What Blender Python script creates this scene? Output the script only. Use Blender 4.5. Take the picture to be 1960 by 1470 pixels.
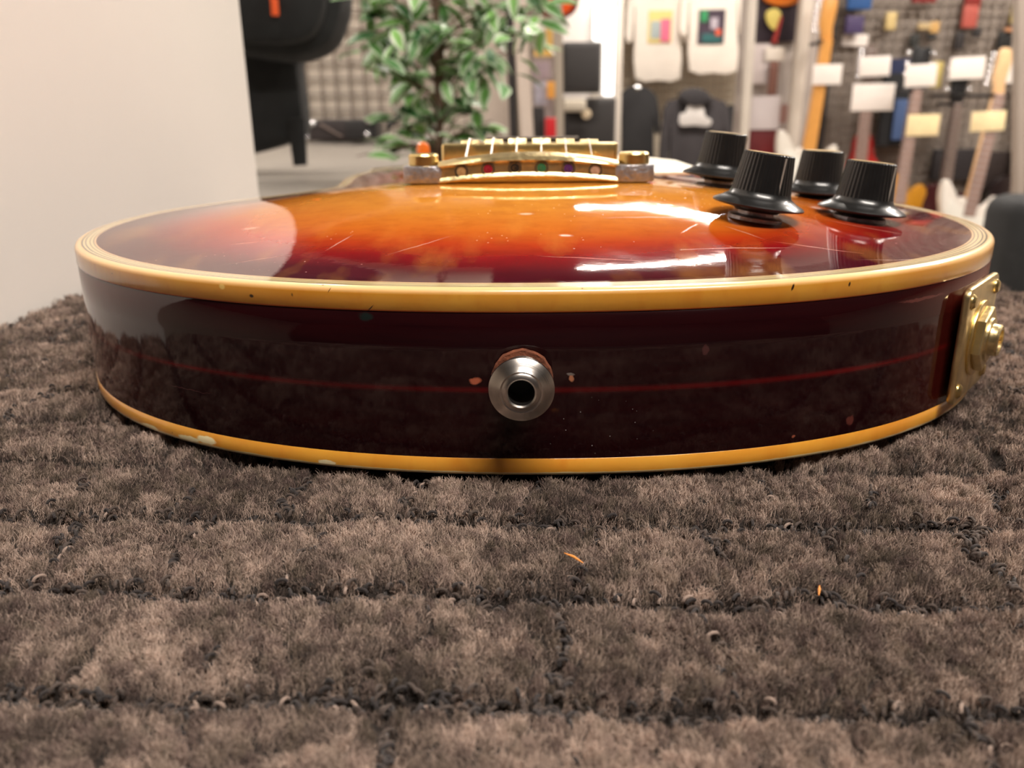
import bpy, bmesh, math, random
import numpy as np
from mathutils import Vector, Matrix
from mathutils.geometry import delaunay_2d_cdt

random.seed(7)
rng = np.random.default_rng(7)
for o in list(bpy.data.objects):
    bpy.data.objects.remove(o)
SC = bpy.context.scene
COL = SC.collection

# ------------------------------------------------------------------ camera
F_PX, PITCH, ROLL, CAM_Z = 1600.0, math.atan(535 / 1600), 0.0111, 0.0907
cp, sp, cr_, sr_ = math.cos(PITCH), math.sin(PITCH), math.cos(ROLL), math.sin(ROLL)
R_PITCH = Matrix(((1, 0, 0), (0, cp, sp), (0, -sp, cp)))
R_ROLL = Matrix(((cr_, 0, sr_), (0, 1, 0), (-sr_, 0, cr_)))
RC = R_PITCH @ R_ROLL
right, fwd, up = RC @ Vector((1, 0, 0)), RC @ Vector((0, 1, 0)), RC @ Vector((0, 0, 1))
cam_d = bpy.data.cameras.new('camera')
cam = bpy.data.objects.new('camera', cam_d)
COL.objects.link(cam)
M4 = Matrix((right, up, -fwd)).transposed().to_4x4()
M4.translation = Vector((0, 0, CAM_Z))
cam.matrix_world = M4
cam_d.sensor_width = 36
cam_d.lens = F_PX / 1960 * 36
cam_d.clip_start = 0.005
cam_d.clip_end = 60
cam_d.dof.use_dof = True
cam_d.dof.focus_distance = 0.205
cam_d.dof.aperture_fstop = 17.0
SC.camera = cam

# ------------------------------------------------------------------ world, lamps, exposure
world = bpy.data.worlds.new('world')
SC.world = world
world.use_nodes = True
world.node_tree.nodes['Background'].inputs[0].default_value = (0.9, 0.86, 0.82, 1)
world.node_tree.nodes['Background'].inputs[1].default_value = 0.30
SC.view_settings.view_transform = 'Standard'
SC.view_settings.look = 'None'
SC.view_settings.gamma = 1
SC.view_settings.use_curve_mapping = False
SC.view_settings.exposure = 0.0

CEIL, FLOOR = 1.85, -0.85
LAMP_C = (1.0, 0.915, 0.83)
# ceiling fixtures: x, y, size x, size y, watts
FIXTURES = [(0.60, 1.75, 0.50, 0.06, 20, 'above the right half of the brown carpet'), (-1.5, 1.75, 1.2, 0.16, 26, 'left of the white divider'), (2.5, 1.75, 1.2, 0.16, 60, 'to the right of the table'),
            (0.45, -0.5, 1.2, 0.16, 55, 'behind the photographer, added to brighten carpet and divider'), (0.98, 4.6, 1.15, 0.05, 80, 'over the slim grey pole'), (2.5, 3.2, 1.2, 0.16, 60, 'over the hanging guitars'),  # lamp behind the camera is an added fill for carpet and divider
            (-1.4, 3.1, 1.2, 0.16, 50, 'over the grey counter'), (3.2, 5.4, 1.2, 0.16, 40, 'behind the guitar wall')]
for x, y, sx, sy, w, _w in FIXTURES:
    l = bpy.data.lights.new('ceiling_lamp_light', 'AREA')
    l.shape = 'RECTANGLE'; l.size = sx; l.size_y = sy; l.energy = w; l.color = LAMP_C
    o = bpy.data.objects.new('ceiling_lamp_light', l)
    COL.objects.link(o)
    o.location = (x, y, CEIL - 0.085)


def at(px, py, Y):
    """world point seen at a photo pixel, at forward distance Y from the camera"""
    d = RC @ Vector(((px - 980) / F_PX, 1, -(py - 735) / F_PX))
    t = Y / d.y
    return Vector((d.x * t, Y, CAM_Z + d.z * t))


# ------------------------------------------------------------------ node helpers
def srgb(r, g, b):
    f = lambda c: (c / 255 / 12.92) if c / 255 <= 0.04045 else ((c / 255 + 0.055) / 1.055) ** 2.4
    return (f(r), f(g), f(b), 1)


def mat(name, color=(0.5, 0.5, 0.5, 1), rough=0.5, metal=0.0, coat=0.0, noise=0.0, nscale=40.0, bump=0.0, emit=None, spec=None, trans=0.0):
    m = bpy.data.materials.new(name)
    m.use_nodes = True
    nt = m.node_tree
    b = nt.nodes['Principled BSDF']
    b.inputs['Base Color'].default_value = color
    b.inputs['Roughness'].default_value = rough
    b.inputs['Metallic'].default_value = metal
    b.inputs['Coat Weight'].default_value = coat
    b.inputs['Coat Roughness'].default_value = 0.04
    if spec is not None:
        b.inputs['Specular IOR Level'].default_value = spec
    if trans:
        b.inputs['Transmission Weight'].default_value = trans
    if emit:
        b.inputs['Emission Color'].default_value = emit[0]
        b.inputs['Emission Strength'].default_value = emit[1]
    if noise or bump:
        tc = nt.nodes.new('ShaderNodeTexCoord')
        n = nt.nodes.new('ShaderNodeTexNoise')
        n.inputs['Scale'].default_value = nscale
        n.inputs['Detail'].default_value = 5
        nt.links.new(tc.outputs['Object'], n.inputs['Vector'])
        if noise:
            mx = nt.nodes.new('ShaderNodeMix'); mx.data_type = 'RGBA'
            c2 = tuple(max(0, c * (1 - noise)) for c in color[:3]) + (1,)
            c1 = tuple(min(1, c * (1 + noise)) for c in color[:3]) + (1,)
            mx.inputs[6].default_value = c2; mx.inputs[7].default_value = c1
            rp = nt.nodes.new('ShaderNodeValToRGB')
            rp.color_ramp.elements[0].position = 0.3; rp.color_ramp.elements[1].position = 0.7
            nt.links.new(n.outputs[0], rp.inputs[0])
            nt.links.new(rp.outputs[0], mx.inputs[0])
            nt.links.new(mx.outputs[2], b.inputs['Base Color'])
        if bump:
            bp = nt.nodes.new('ShaderNodeBump')
            bp.inputs['Strength'].default_value = bump
            bp.inputs['Distance'].default_value = 0.002
            nt.links.new(n.outputs[0], bp.inputs['Height'])
            nt.links.new(bp.outputs[0], b.inputs['Normal'])
    return m


class NT:
    """terse node builder"""
    def __init__(s, m):
        s.m = m; s.nt = m.node_tree; s.b = s.nt.nodes['Principled BSDF']
        s.obj = s.nt.nodes.new('ShaderNodeTexCoord').outputs['Object']

    def new(s, t, **k):
        n = s.nt.nodes.new(t)
        for a, v in k.items():
            setattr(n, a, v)
        return n

    def link(s, a, b):
        s.nt.links.new(a, b)

    def put(s, sock, v):
        if hasattr(v, 'is_output'):
            s.link(v, sock)
        else:
            sock.default_value = v

    def math(s, op, a, b=0.0, clamp=False):
        n = s.new('ShaderNodeMath', operation=op, use_clamp=clamp)
        s.put(n.inputs[0], a); s.put(n.inputs[1], b)
        return n.outputs[0]

    def attr(s, name):
        return s.new('ShaderNodeAttribute', attribute_name=name).outputs['Fac']

    def noise(s, scale, detail=4, vec=None, stretch=None, rough=0.5):
        n = s.new('ShaderNodeTexNoise')
        n.inputs['Scale'].default_value = scale; n.inputs['Detail'].default_value = detail
        n.inputs['Roughness'].default_value = rough
        v = vec or s.obj
        if stretch:
            mp = s.new('ShaderNodeMapping'); mp.inputs['Scale'].default_value = stretch
            s.link(v, mp.inputs[0]); v = mp.outputs[0]
        s.link(v, n.inputs['Vector'])
        return n.outputs[0]

    def ramp(s, fac, stops):
        r = s.new('ShaderNodeValToRGB')
        e = r.color_ramp.elements
        while len(e) < len(stops):
            e.new(0.5)
        for i, (p, c) in enumerate(stops):
            e[i].position = p; e[i].color = c
        s.link(fac, r.inputs[0])
        return r.outputs[0]

    def mix(s, fac, a, b, blend='MIX'):
        n = s.new('ShaderNodeMix', data_type='RGBA', blend_type=blend)
        s.put(n.inputs[0], fac); s.put(n.inputs[6], a); s.put(n.inputs[7], b)
        return n.outputs[2]

    def sep(s, v=None):
        n = s.new('ShaderNodeSeparateXYZ'); s.link(v or s.obj, n.inputs[0])
        return n.outputs

    def spot(s, c, r, rot=(0, 0, 0), soft=0.25, wob=0.0, wscale=400):
        """1 inside an ellipsoid centred c with radii r"""
        v = s.obj
        if wob:
            n = s.new('ShaderNodeTexNoise'); n.inputs['Scale'].default_value = wscale
            s.link(v, n.inputs['Vector'])
            sub = s.new('ShaderNodeVectorMath', operation='SUBTRACT'); s.link(n.outputs[1], sub.inputs[0])
            sub.inputs[1].default_value = (0.5, 0.5, 0.5)
            sc = s.new('ShaderNodeVectorMath', operation='SCALE'); s.link(sub.outputs[0], sc.inputs[0]); sc.inputs[3].default_value = wob
            ad = s.new('ShaderNodeVectorMath', operation='ADD'); s.link(v, ad.inputs[0]); s.link(sc.outputs[0], ad.inputs[1])
            v = ad.outputs[0]
        mp = s.new('ShaderNodeMapping', vector_type='TEXTURE')
        mp.inputs['Location'].default_value = c
        mp.inputs['Rotation'].default_value = rot
        mp.inputs['Scale'].default_value = r
        s.link(v, mp.inputs[0])
        ln = s.new('ShaderNodeVectorMath', operation='LENGTH'); s.link(mp.outputs[0], ln.inputs[0])
        mr = s.new('ShaderNodeMapRange')
        mr.inputs[1].default_value = 1 + soft; mr.inputs[2].default_value = 1 - soft
        s.link(ln.outputs['Value'], mr.inputs[0])
        return mr.outputs[0]


# ------------------------------------------------------------------ mesh helpers
def mesh_obj(name, bm, m, parent=None, smooth=True, loc=None, rot=None, angle=35):
    me = bpy.data.meshes.new(name)
    bmesh.ops.recalc_face_normals(bm, faces=bm.faces[:])
    if smooth:
        for f in bm.faces:
            f.smooth = True
        lim = math.radians(angle)
        for e in bm.edges:
            if len(e.link_faces) == 2 and e.calc_face_angle(0) > lim:
                e.smooth = False
    bm.to_mesh(me); bm.free()
    o = bpy.data.objects.new(name, me)
    COL.objects.link(o)
    for mm in (m if isinstance(m, (list, tuple)) else [m]):
        me.materials.append(mm)
    if parent:
        o.parent = parent
    if loc is not None:
        o.location = loc
    if rot is not None:
        o.rotation_euler = rot
    return o


def tag(o, label=None, cat=None, group=None, kind=None):
    if label: o['label'] = label
    if cat: o['category'] = cat
    if group: o['group'] = group
    if kind: o['kind'] = kind
    return o


def empty(name, loc, rot=(0, 0, 0), label=None, cat=None, group=None, kind=None):
    o = bpy.data.objects.new(name, None)
    o.empty_display_size = 0.02
    COL.objects.link(o)
    o.location = loc; o.rotation_euler = rot
    return tag(o, label, cat, group, kind)


def struct(name, bm, m, **k):
    o = mesh_obj(name, bm, m, **k)
    o['kind'] = 'structure'
    return o


def box(bm, c, s, bev=0.0, rot=None, mi=0):
    r = bmesh.ops.create_cube(bm, size=1)
    vs = r['verts']
    for v in vs:
        v.co = Vector((v.co.x * s[0], v.co.y * s[1], v.co.z * s[2]))
    fs = list({f for v in vs for f in v.link_faces})
    if bev:
        es = list({e for v in vs for e in v.link_edges})
        rr = bmesh.ops.bevel(bm, geom=es, offset=bev, segments=3, profile=0.5, affect='EDGES')
        vs = list({v for f in rr['faces'] for v in f.verts} | {v for v in vs if v.is_valid})
        fs = list({f for v in vs for f in v.link_faces})
    T = Matrix.Translation(c) @ (rot.to_4x4() if rot else Matrix())
    for v in vs:
        v.co = T @ v.co
    for f in fs:
        f.material_index = mi
    return vs


def lathe(bm, prof, n=48, T=None, flute=None, cap=True, mi=0):
    """prof: list of (r, z) around z. flute: f(angle, i) -> radius factor"""
    rings = []
    for i, (r, z) in enumerate(prof):
        ring = []
        for k in range(n):
            a = 2 * math.pi * k / n
            rr = r * (flute(a, i) if flute else 1)
            co = Vector((rr * math.cos(a), rr * math.sin(a), z))
            ring.append(bm.verts.new(T @ co if T else co))
        rings.append(ring)
    for a, b in zip(rings, rings[1:]):
        for k in range(n):
            f = bm.faces.new((a[k], a[(k + 1) % n], b[(k + 1) % n], b[k])); f.material_index = mi
    if cap:
        for rg in (rings[0], rings[-1]):
            f = bm.faces.new(rg); f.material_index = mi


def tube(bm, pts, r, n=10, cap=True):
    pts = [Vector(p) for p in pts]
    rs = r if isinstance(r, (list, tuple)) else [r] * len(pts)
    rings = []
    up0 = Vector((0, 0, 1))
    for i, p in enumerate(pts):
        t = (pts[min(i + 1, len(pts) - 1)] - pts[max(i - 1, 0)]).normalized()
        u = up0 if abs(t.dot(up0)) < 0.9 else Vector((1, 0, 0))
        a = t.cross(u).normalized(); b = t.cross(a).normalized()
        rings.append([bm.verts.new(p + (a * math.cos(2 * math.pi * k / n) + b * math.sin(2 * math.pi * k / n)) * rs[i]) for k in range(n)])
    for a, b in zip(rings, rings[1:]):
        for k in range(n):
            bm.faces.new((a[k], a[(k + 1) % n], b[(k + 1) % n], b[k]))
    if cap:
        bm.faces.new(rings[0]); bm.faces.new(rings[-1][::-1])


def prism(bm, poly, z0, z1, bev=0.0, T=None, mi=0):
    """polygon in xy extruded z0..z1 with bevelled rims"""
    n = len(poly)
    P = [Vector((x, y, 0)) for x, y in poly]
    area = sum(P[i].x * P[(i + 1) % n].y - P[(i + 1) % n].x * P[i].y for i in range(n))
    if area < 0:
        P = P[::-1]
    def off(d):
        out = []
        for i in range(n):
            a, b, c = P[i - 1], P[i], P[(i + 1) % n]
            t = (c - a).normalized()
            out.append(b + Vector((-t.y, t.x, 0)) * d)
        return out
    lv = [(bev, z0), (bev * 0.3, z0 + bev * 0.3), (0, z0 + bev), (0, z1 - bev), (bev * 0.3, z1 - bev * 0.3), (bev, z1)] if bev else [(0, z0), (0, z1)]
    rings = []
    for d, z in lv:
        q = off(d) if d else P
        rings.append([bm.verts.new((T @ Vector((v.x, v.y, z))) if T else Vector((v.x, v.y, z))) for v in q])
    for a, b in zip(rings, rings[1:]):
        for k in range(n):
            f = bm.faces.new((a[k], a[(k + 1) % n], b[(k + 1) % n], b[k])); f.material_index = mi
    f = bm.faces.new(rings[0][::-1]); f.material_index = mi
    f = bm.faces.new(rings[-1]); f.material_index = mi


def spline(pts, n=8, closed=True):
    """Catmull-Rom through 2d points"""
    out = []
    N = len(pts)
    rngi = range(N) if closed else range(N - 1)
    for i in rngi:
        g = lambda k: pts[k % N] if closed else pts[max(0, min(N - 1, k))]
        p0, p1, p2, p3 = g(i - 1), g(i), g(i + 1), g(i + 2)
        for k in range(n):
            t = k / n
            out.append(tuple(0.5 * ((2 * p1[j]) + (-p0[j] + p2[j]) * t + (2 * p0[j] - 5 * p1[j] + 4 * p2[j] - p3[j]) * t * t + (-p0[j] + 3 * p1[j] - 3 * p2[j] + p3[j]) * t ** 3) for j in range(2)))
    if not closed:
        out.append(tuple(pts[-1]))
    return out


def B():
    return bmesh.new()


# ================================================================== SETTING
m_floor = mat('floor_vinyl', srgb(150, 140, 130), 0.5, noise=0.06, nscale=6)
m_wall = mat('wall_paint', srgb(188, 176, 162), 0.7, noise=0.03, nscale=8)
m_wall_back = mat('wall_paint_far', srgb(205, 192, 172), 0.7, noise=0.03, nscale=8)
m_wall_r = mat('wall_paint_grey', srgb(158, 145, 134), 0.7, noise=0.04, nscale=8)
m_ceil = mat('ceiling_paint', srgb(84, 80, 78), 0.8)
X0, X1, Y0, Y1 = -3.0, 4.6, -2.4, 6.6
H = CEIL - FLOOR
zc = (CEIL + FLOOR) / 2
b = B(); box(b, ((X0 + X1) / 2, (Y0 + Y1) / 2, FLOOR - 0.02), (X1 - X0, Y1 - Y0, 0.04)); struct('floor', b, m_floor)
b = B(); box(b, ((X0 + X1) / 2, (Y0 + Y1) / 2, CEIL + 0.02), (X1 - X0, Y1 - Y0, 0.04)); struct('ceiling', b, m_ceil)
b = B(); box(b, ((X0 + X1) / 2, Y1 + 0.03, zc), (X1 - X0 + 0.12, 0.06, H)); struct('wall_back', b, m_wall_back)
b = B(); box(b, ((X0 + X1) / 2, Y0 - 0.03, zc), (X1 - X0 + 0.12, 0.06, H)); struct('wall_front', b, mat('wall_paint_dark', srgb(44, 36, 36), 0.7))
b = B(); box(b, (X0 - 0.03, (Y0 + Y1) / 2, zc), (0.06, Y1 - Y0, H)); struct('wall_left', b, m_wall)
b = B(); box(b, (X1 + 0.03, (Y0 + Y1) / 2, zc), (0.06, Y1 - Y0, H)); struct('wall_right', b, m_wall_r)
# partition carrying the wire grid behind the plant
PART_Y = 4.75
pxl = at(930, 200, PART_Y).x
b = B(); box(b, ((X0 + pxl) / 2, PART_Y + 0.04, zc), (pxl - X0, 0.06, H)); struct('wall_partition', b, m_wall)
# partition behind the hanging guitars on the right
GW_Y = 4.45
gx0 = at(1545, 200, GW_Y).x
b = B(); box(b, ((gx0 + X1) / 2, GW_Y + 0.05, zc), (X1 - gx0, 0.06, H)); struct('wall_guitars', b, m_wall_r)

# ceiling light fixtures
m_tube = mat('lamp_tube', (1, 0.93, 0.85, 1), 0.4, emit=((1, 0.92, 0.83, 1), 22))
m_fix = mat('lamp_housing', srgb(225, 222, 216), 0.4)
for i, (x, y, sx, sy, w, where) in enumerate(FIXTURES):
    f = empty('ceiling_lamp', (x, y, CEIL), label='white fluorescent ceiling lamp ' + where, cat='ceiling lamp', group='fluorescent lamps on the ceiling')
    b = B(); box(b, (0, 0, -0.025), (sx + 0.04, sy + 0.02, 0.05), 0.004); mesh_obj('housing', b, m_fix, f)
    for s in (-1, 1):
        b = B(); tube(b, [(-sx / 2, s * sy / 4, -0.064), (sx / 2, s * sy / 4, -0.064)], 0.013, 12); mesh_obj('tube', b, m_tube, f)

# ================================================================== TABLE AND CARPET
TX0, TX1, TY0, TY1 = -0.232, 0.262, -0.12, 0.70
CAR_ROT = math.radians(-2.6)
tb = empty('display_table', (0.015, 0.29, FLOOR), label='small display table under the brown carpet, topped by the sunburst guitar', cat='table')
m_tab = mat('table_laminate', srgb(70, 60, 55), 0.5)
b = B(); box(b, (0, 0, -FLOOR - 0.0275), (TX1 - TX0 - 0.004, TY1 - TY0 - 0.004, 0.03), 0.002); mesh_obj('table_top', b, m_tab, tb)
for sx in (-1, 1):
    for sy in (-1, 1):
        b = B(); box(b, (sx * 0.21, sy * 0.36, (-FLOOR - 0.0425) / 2), (0.035, 0.035, -FLOOR - 0.0425), 0.002); mesh_obj('leg', b, m_tab, tb)

ROW, CELL = 0.0315, 0.029
def carpet_uv(x, y):
    c, s = math.cos(-CAR_ROT), math.sin(-CAR_ROT)
    return x * c - y * s, x * s + y * c
def hash2(i, j, k=0):
    v = np.sin(i * 127.1 + j * 311.7 + k * 74.7) * 43758.5453
    return v - np.floor(v)
def vnoise(x, y, s, k=0):
    x = x / s; y = y / s
    i, j = np.floor(x), np.floor(y); fx, fy = x - i, y - j
    fx = fx * fx * (3 - 2 * fx); fy = fy * fy * (3 - 2 * fy)
    return (hash2(i, j, k) * (1 - fx) + hash2(i + 1, j, k) * fx) * (1 - fy) + (hash2(i, j + 1, k) * (1 - fx) + hash2(i + 1, j + 1, k) * fx) * fy
def pile(x, y):
    """height of the pile top (0 = full), and groove darkness"""
    u, v = carpet_uv(x, y)
    v = v + 0.0024 * (vnoise(u, v, 0.03, 3) - 0.5) + 0.0012 * (vnoise(u, v, 0.006, 13) - 0.5)
    row = np.floor((v - 0.1455) / ROW); fv = (v - 0.1455) / ROW - row
    dv = np.minimum(fv, 1 - fv) * ROW                       # distance to groove line across
    off = hash2(row, row * 0 + 5, 1) * CELL
    uu = (u + off + 0.009 * (vnoise(u, v, 0.011, 9) - 0.5) + 0.004 * (vnoise(u, v, 0.004, 19) - 0.5)) / CELL
    col = np.floor(uu); fu = uu - col; du = np.minimum(fu, 1 - fu) * CELL
    strong = 0.75 + 0.35 * vnoise(u, v, 0.05, 2)
    gr = np.maximum(np.exp(-(dv / 0.0027) ** 4) * strong, 0.30 * np.exp(-(dv / 0.0042) ** 2))
    deep = (hash2(col, row, 6) > 0.35) * 0.9
    gc = np.exp(-(du / 0.0021) ** 2) * deep * (0.55 + 0.55 * vnoise(u, v, 0.007, 4))
    g = np.maximum(gr, gc * 0.74 * (0.4 + 0.9 * vnoise(u, v, 0.010, 15)))
    lump = 0.0012 * (vnoise(u, v, 0.0045, 11) - 0.5) + 0.0012 * (vnoise(u, v, 0.013, 12) - 0.5)
    h = -0.0066 * g + lump * 1.3 - 0.0012
    pile.wide = np.maximum(np.exp(-(dv / 0.0050) ** 2), np.exp(-(du / 0.0040) ** 2) * (deep > 0))
    return h, g, u, v, row, col

# backing mesh under the fibres
m_back = mat('carpet_backing', srgb(34, 27, 23), 0.95, noise=0.5, nscale=500, bump=0.4)
def grid_mesh(name, x0, x1, y0, y1, step, m, dz):
    nx, ny = int((x1 - x0) / step), int((y1 - y0) / step)
    gx, gy = np.meshgrid(np.linspace(x0, x1, nx + 1), np.linspace(y0, y1, ny + 1))
    h = pile(gx.ravel(), gy.ravel())[0] + dz
    co = np.c_[gx.ravel(), gy.ravel(), h]
    idx = np.arange((nx + 1) * (ny + 1)).reshape(ny + 1, nx + 1)
    fc = np.stack([idx[:-1, :-1], idx[:-1, 1:], idx[1:, 1:], idx[1:, :-1]], -1).reshape(-1, 4)
    # skirt down to the tile's underside
    me = bpy.data.meshes.new(name)
    rim = list(idx[0, :]) + list(idx[1:, -1]) + list(idx[-1, -2::-1]) + list(idx[-2:0:-1, 0])
    low = co[rim].copy(); low[:, 2] = -0.0115
    n0 = len(co)
    allc = np.r_[co, low]
    k = len(rim)
    faces = fc.tolist() + [[rim[i], n0 + i, n0 + (i + 1) % k, rim[(i + 1) % k]] for i in range(k)] + [[n0 + i for i in range(k)][::-1]]
    me.from_pydata(allc.tolist(), [], faces)
    me.update()
    for p in me.polygons: p.use_smooth = True
    me.materials.append(m)
    o = bpy.data.objects.new(name, me); COL.objects.link(o)
    return o
carpet = grid_mesh('carpet_tile', TX0, TX1, TY0, TY1, 0.0016, m_back, -0.0024)
tag(carpet, 'brown-grey cut and loop pile carpet tile lying under the sunburst guitar', 'carpet')

# guitar placement in the world
G_AX, G_YN, G_YAW = 0.00256, 0.1967, 0.0344
GW, GB, GM = 0.163, 0.1356, 2.18


def lp_outline():
    """closed single-cut outline in guitar space (x across, y from the tail to the neck)"""
    pts = []
    n = 72
    for k in range(n + 1):
        t = -math.pi / 2 + math.pi * k / n
        s = math.sin(t); c = math.cos(t)
        pts.append((GW * math.copysign(abs(s) ** (2 / GM), s), GB * (1 - abs(c) ** (2 / GM))))
    R = [(163, 135.6), (160.5, 163), (151, 192), (136, 219), (122, 243), (113, 266), (111, 288), (115, 312), (121.5, 335), (124, 356), (118, 377),
         (104, 390), (89, 391), (75, 381), (60, 365), (46, 353), (35, 350), (29, 356), (28, 372), (28, 400), (28, 428), (24, 438), (0, 440), (-30, 440), (-62, 436), (-88, 422), (-106, 396), (-115, 362), (-115, 327), (-111, 295), (-109, 268),
         (-118, 243), (-133, 217), (-149, 191), (-160, 163), (-163, 135.6)]
    R = [(x / 1000, y / 1000) for x, y in R]
    back = spline(R, 6, closed=False)
    return np.array(pts + back[1:-1])


OUT = lp_outline()
def resample(P, step):
    Q = np.r_[P, P[:1]]
    d = np.r_[0, np.cumsum(np.hypot(*np.diff(Q, axis=0).T))]
    n = int(d[-1] / step)
    t = np.linspace(0, d[-1], n, endpoint=False)
    return np.c_[np.interp(t, d, Q[:, 0]), np.interp(t, d, Q[:, 1])]
def smooth_closed(P, it):
    for _ in range(it):
        P = 0.5 * P + 0.25 * (np.roll(P, 1, 0) + np.roll(P, -1, 0))
    return P
OUT = smooth_closed(resample(OUT, 0.002), 3)
NRM = np.roll(OUT, -1, 0) - np.roll(OUT, 1, 0)
NRM = np.c_[NRM[:, 1], -NRM[:, 0]]; NRM /= np.linalg.norm(NRM, axis=1)[:, None]
if (NRM * (OUT - [0, 0.2])).sum() < 0: NRM = -NRM


def seg_dist(P):
    """distance of points to the outline"""
    A = OUT; Bv = np.roll(OUT, -1, 0); D = Bv - A; L = (D ** 2).sum(1)
    out = np.empty(len(P))
    for i in range(0, len(P), 2000):
        p = P[i:i + 2000]
        t = np.clip(((p[:, None] - A) * D).sum(2) / L, 0, 1)
        v = p[:, None] - (A + t[..., None] * D)
        out[i:i + 2000] = np.sqrt((v ** 2).sum(2)).min(1)
    return out
def inside(P):
    c = np.zeros(len(P), bool)
    A = OUT; Bv = np.roll(OUT, -1, 0)
    for (x1, y1), (x2, y2) in zip(A, Bv):
        m = (y1 > P[:, 1]) != (y2 > P[:, 1])
        with np.errstate(divide='ignore', invalid='ignore'):
            xx = (x2 - x1) * (P[:, 1] - y1) / (y2 - y1 + 1e-15) + x1
        c ^= m & (P[:, 0] < xx)
    return c


def to_guitar(x, y):
    c, s = math.cos(G_YAW), math.sin(G_YAW)
    dx, dy = x - G_AX, y - G_YN
    return dx * c - dy * s, dx * s + dy * c

# carpet fibres: hair strands gathered into tufts
def fibres():
    zones = [(0.082, 0.125, 13.0e6), (0.125, 0.165, 12.0e6), (0.165, 0.215, 10.0e6), (0.215, 0.29, 6.0e6), (0.29, 0.42, 3.0e6), (0.42, 0.55, 1.5e6), (0.0, 0.082, 0.6e6), (0.55, 0.695, 0.7e6)]
    XS, YS, RS = [], [], []
    for y0, y1, dens in zones:
        hw = 0.72 * y1 + 0.03
        xa, xb = max(TX0 + 0.001, -hw), min(TX1 - 0.001, hw)
        n = int((xb - xa) * (y1 - y0) * dens)
        XS.append(rng.uniform(xa, xb, n)); YS.append(rng.uniform(y0, y1, n)); RS.append(np.full(n, 0.000062 * math.sqrt(10e6 / dens)))
        for o0, o1 in ((TX0 + 0.001, xa), (xb, TX1 - 0.001)):
            n = int(max(0, o1 - o0) * (y1 - y0) * 1.2e6)
            XS.append(rng.uniform(o0, o1, n) if n else np.zeros(0)); YS.append(rng.uniform(y0, y1, n)); RS.append(np.full(n, 0.00018))
    x, y, rad = map(np.concatenate, (XS, YS, RS))
    gx, gy = to_guitar(x, y)
    G = np.c_[gx, gy]
    near = (np.abs(gx) < 0.17) & (gy > 0) & (gy < 0.44)
    keep = np.ones(len(x), bool)
    idx = np.where(near)[0]
    # coarse test with the front ellipse and body box; strands deep under the body are not needed
    gi = G[idx]
    fr = gi[:, 1] < GB
    w = np.where(fr, GW * (1 - (1 - np.clip(gi[:, 1] / GB, 0, 1)) ** GM) ** (1 / GM), 0.108)
    deepin = np.abs(gi[:, 0]) < w - 0.014
    keep[idx[deepin]] = False
    under = np.zeros(len(x), bool)
    under[idx[(np.abs(gi[:, 0]) < w + 0.0015) & ~deepin]] = True
    x, y, rad, under = x[keep], y[keep], rad[keep], under[keep]
    h, g, u, v, row, col = pile(x, y)
    n = len(x)
    # tufts on a jittered lattice
    TP = 0.0027
    ti, tj = np.floor(u / TP), np.floor(v / TP)
    best = np.full(n, 9.0); cu = np.zeros(n); cv = np.zeros(n); ci = np.zeros(n); cj = np.zeros(n)
    for di in (-1, 0, 1):
        for dj in (-1, 0, 1):
            a, c = ti + di, tj + dj
            pu = (a + 0.5 + 0.8 * (hash2(a, c, 21) - 0.5)) * TP; pv = (c + 0.5 + 0.8 * (hash2(a, c, 22) - 0.5)) * TP
            d = (pu - u) ** 2 + (pv - v) ** 2
            m = d < best
            best[m] = d[m]; cu[m] = pu[m]; cv[m] = pv[m]; ci[m] = a[m]; cj[m] = c[m]
    td = np.sqrt(best) / TP
    th = hash2(ci, cj, 31)
    tuft_h = 0.0015 * (th - 0.5)
    rot = CAR_ROT
    du, dv_ = cu - u, cv - v
    dx, dy = du * math.cos(rot) - dv_ * math.sin(rot), du * math.sin(rot) + dv_ * math.cos(rot)
    Lh = (0.0036 + 0.0008 * rng.random(n)) * (1 - 0.55 * g)
    top = h + tuft_h - 0.0017 * td ** 2 + 0.0003 * rng.normal(size=n) + 0.0003 * (rng.random(n) < 0.08)
    top = np.minimum(top, np.where(under, -0.0004, 0.0022))
    K = 6
    ang = rng.uniform(0, 2 * math.pi, n)
    tl = hash2(ci, cj, 33) * 2 * math.pi
    lean = 0.0013 * rng.random(n) + 0.0014 * rng.random(n) ** 4
    wide = pile.wide
    lean *= 1 - 0.8 * wide
    leant = 0.0006 * (1 - 0.8 * wide)
    P = np.empty((n, K, 3))
    loop = (g > 0.45) | (rng.random(n) < 0.12)
    curl_a = rng.uniform(0, 2 * math.pi, n); curl_r = np.where(loop, 0.0008, 0.0005) * (0.3 + 0.7 * rng.random(n))
    for k in range(K):
        t = k / (K - 1)
        px = x + dx * 0.30 * t ** 1.5 + np.cos(ang) * lean * t ** 2 + np.cos(tl) * leant * t + np.cos(curl_a + 6.5 * t) * curl_r * t
        py = y + dy * 0.30 * t ** 1.5 + np.sin(ang) * lean * t ** 2 + np.sin(tl) * leant * t + np.sin(curl_a + 6.5 * t) * curl_r * t
        pz = (top - Lh) + Lh * (t if k < K - 1 else 1.0)
        pz = np.where(loop & (t > 0.75), top - Lh * 0.22, pz)
        P[:, k] = np.c_[px, py, pz]
    # colours
    dark = np.array([0.047, 0.033, 0.027]); mid = np.array([0.205, 0.143, 0.112]); lite = np.array([0.66, 0.50, 0.41]); plum = np.array([0.13, 0.075, 0.07]); olive = np.array([0.13, 0.10, 0.062])
    big = vnoise(u, v, 0.024, 41) * 0.45 + vnoise(u, v, 0.0062, 42) * 0.55
    cellv = hash2(col, row, 43)
    tv = hash2(ci, cj, 44)
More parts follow.
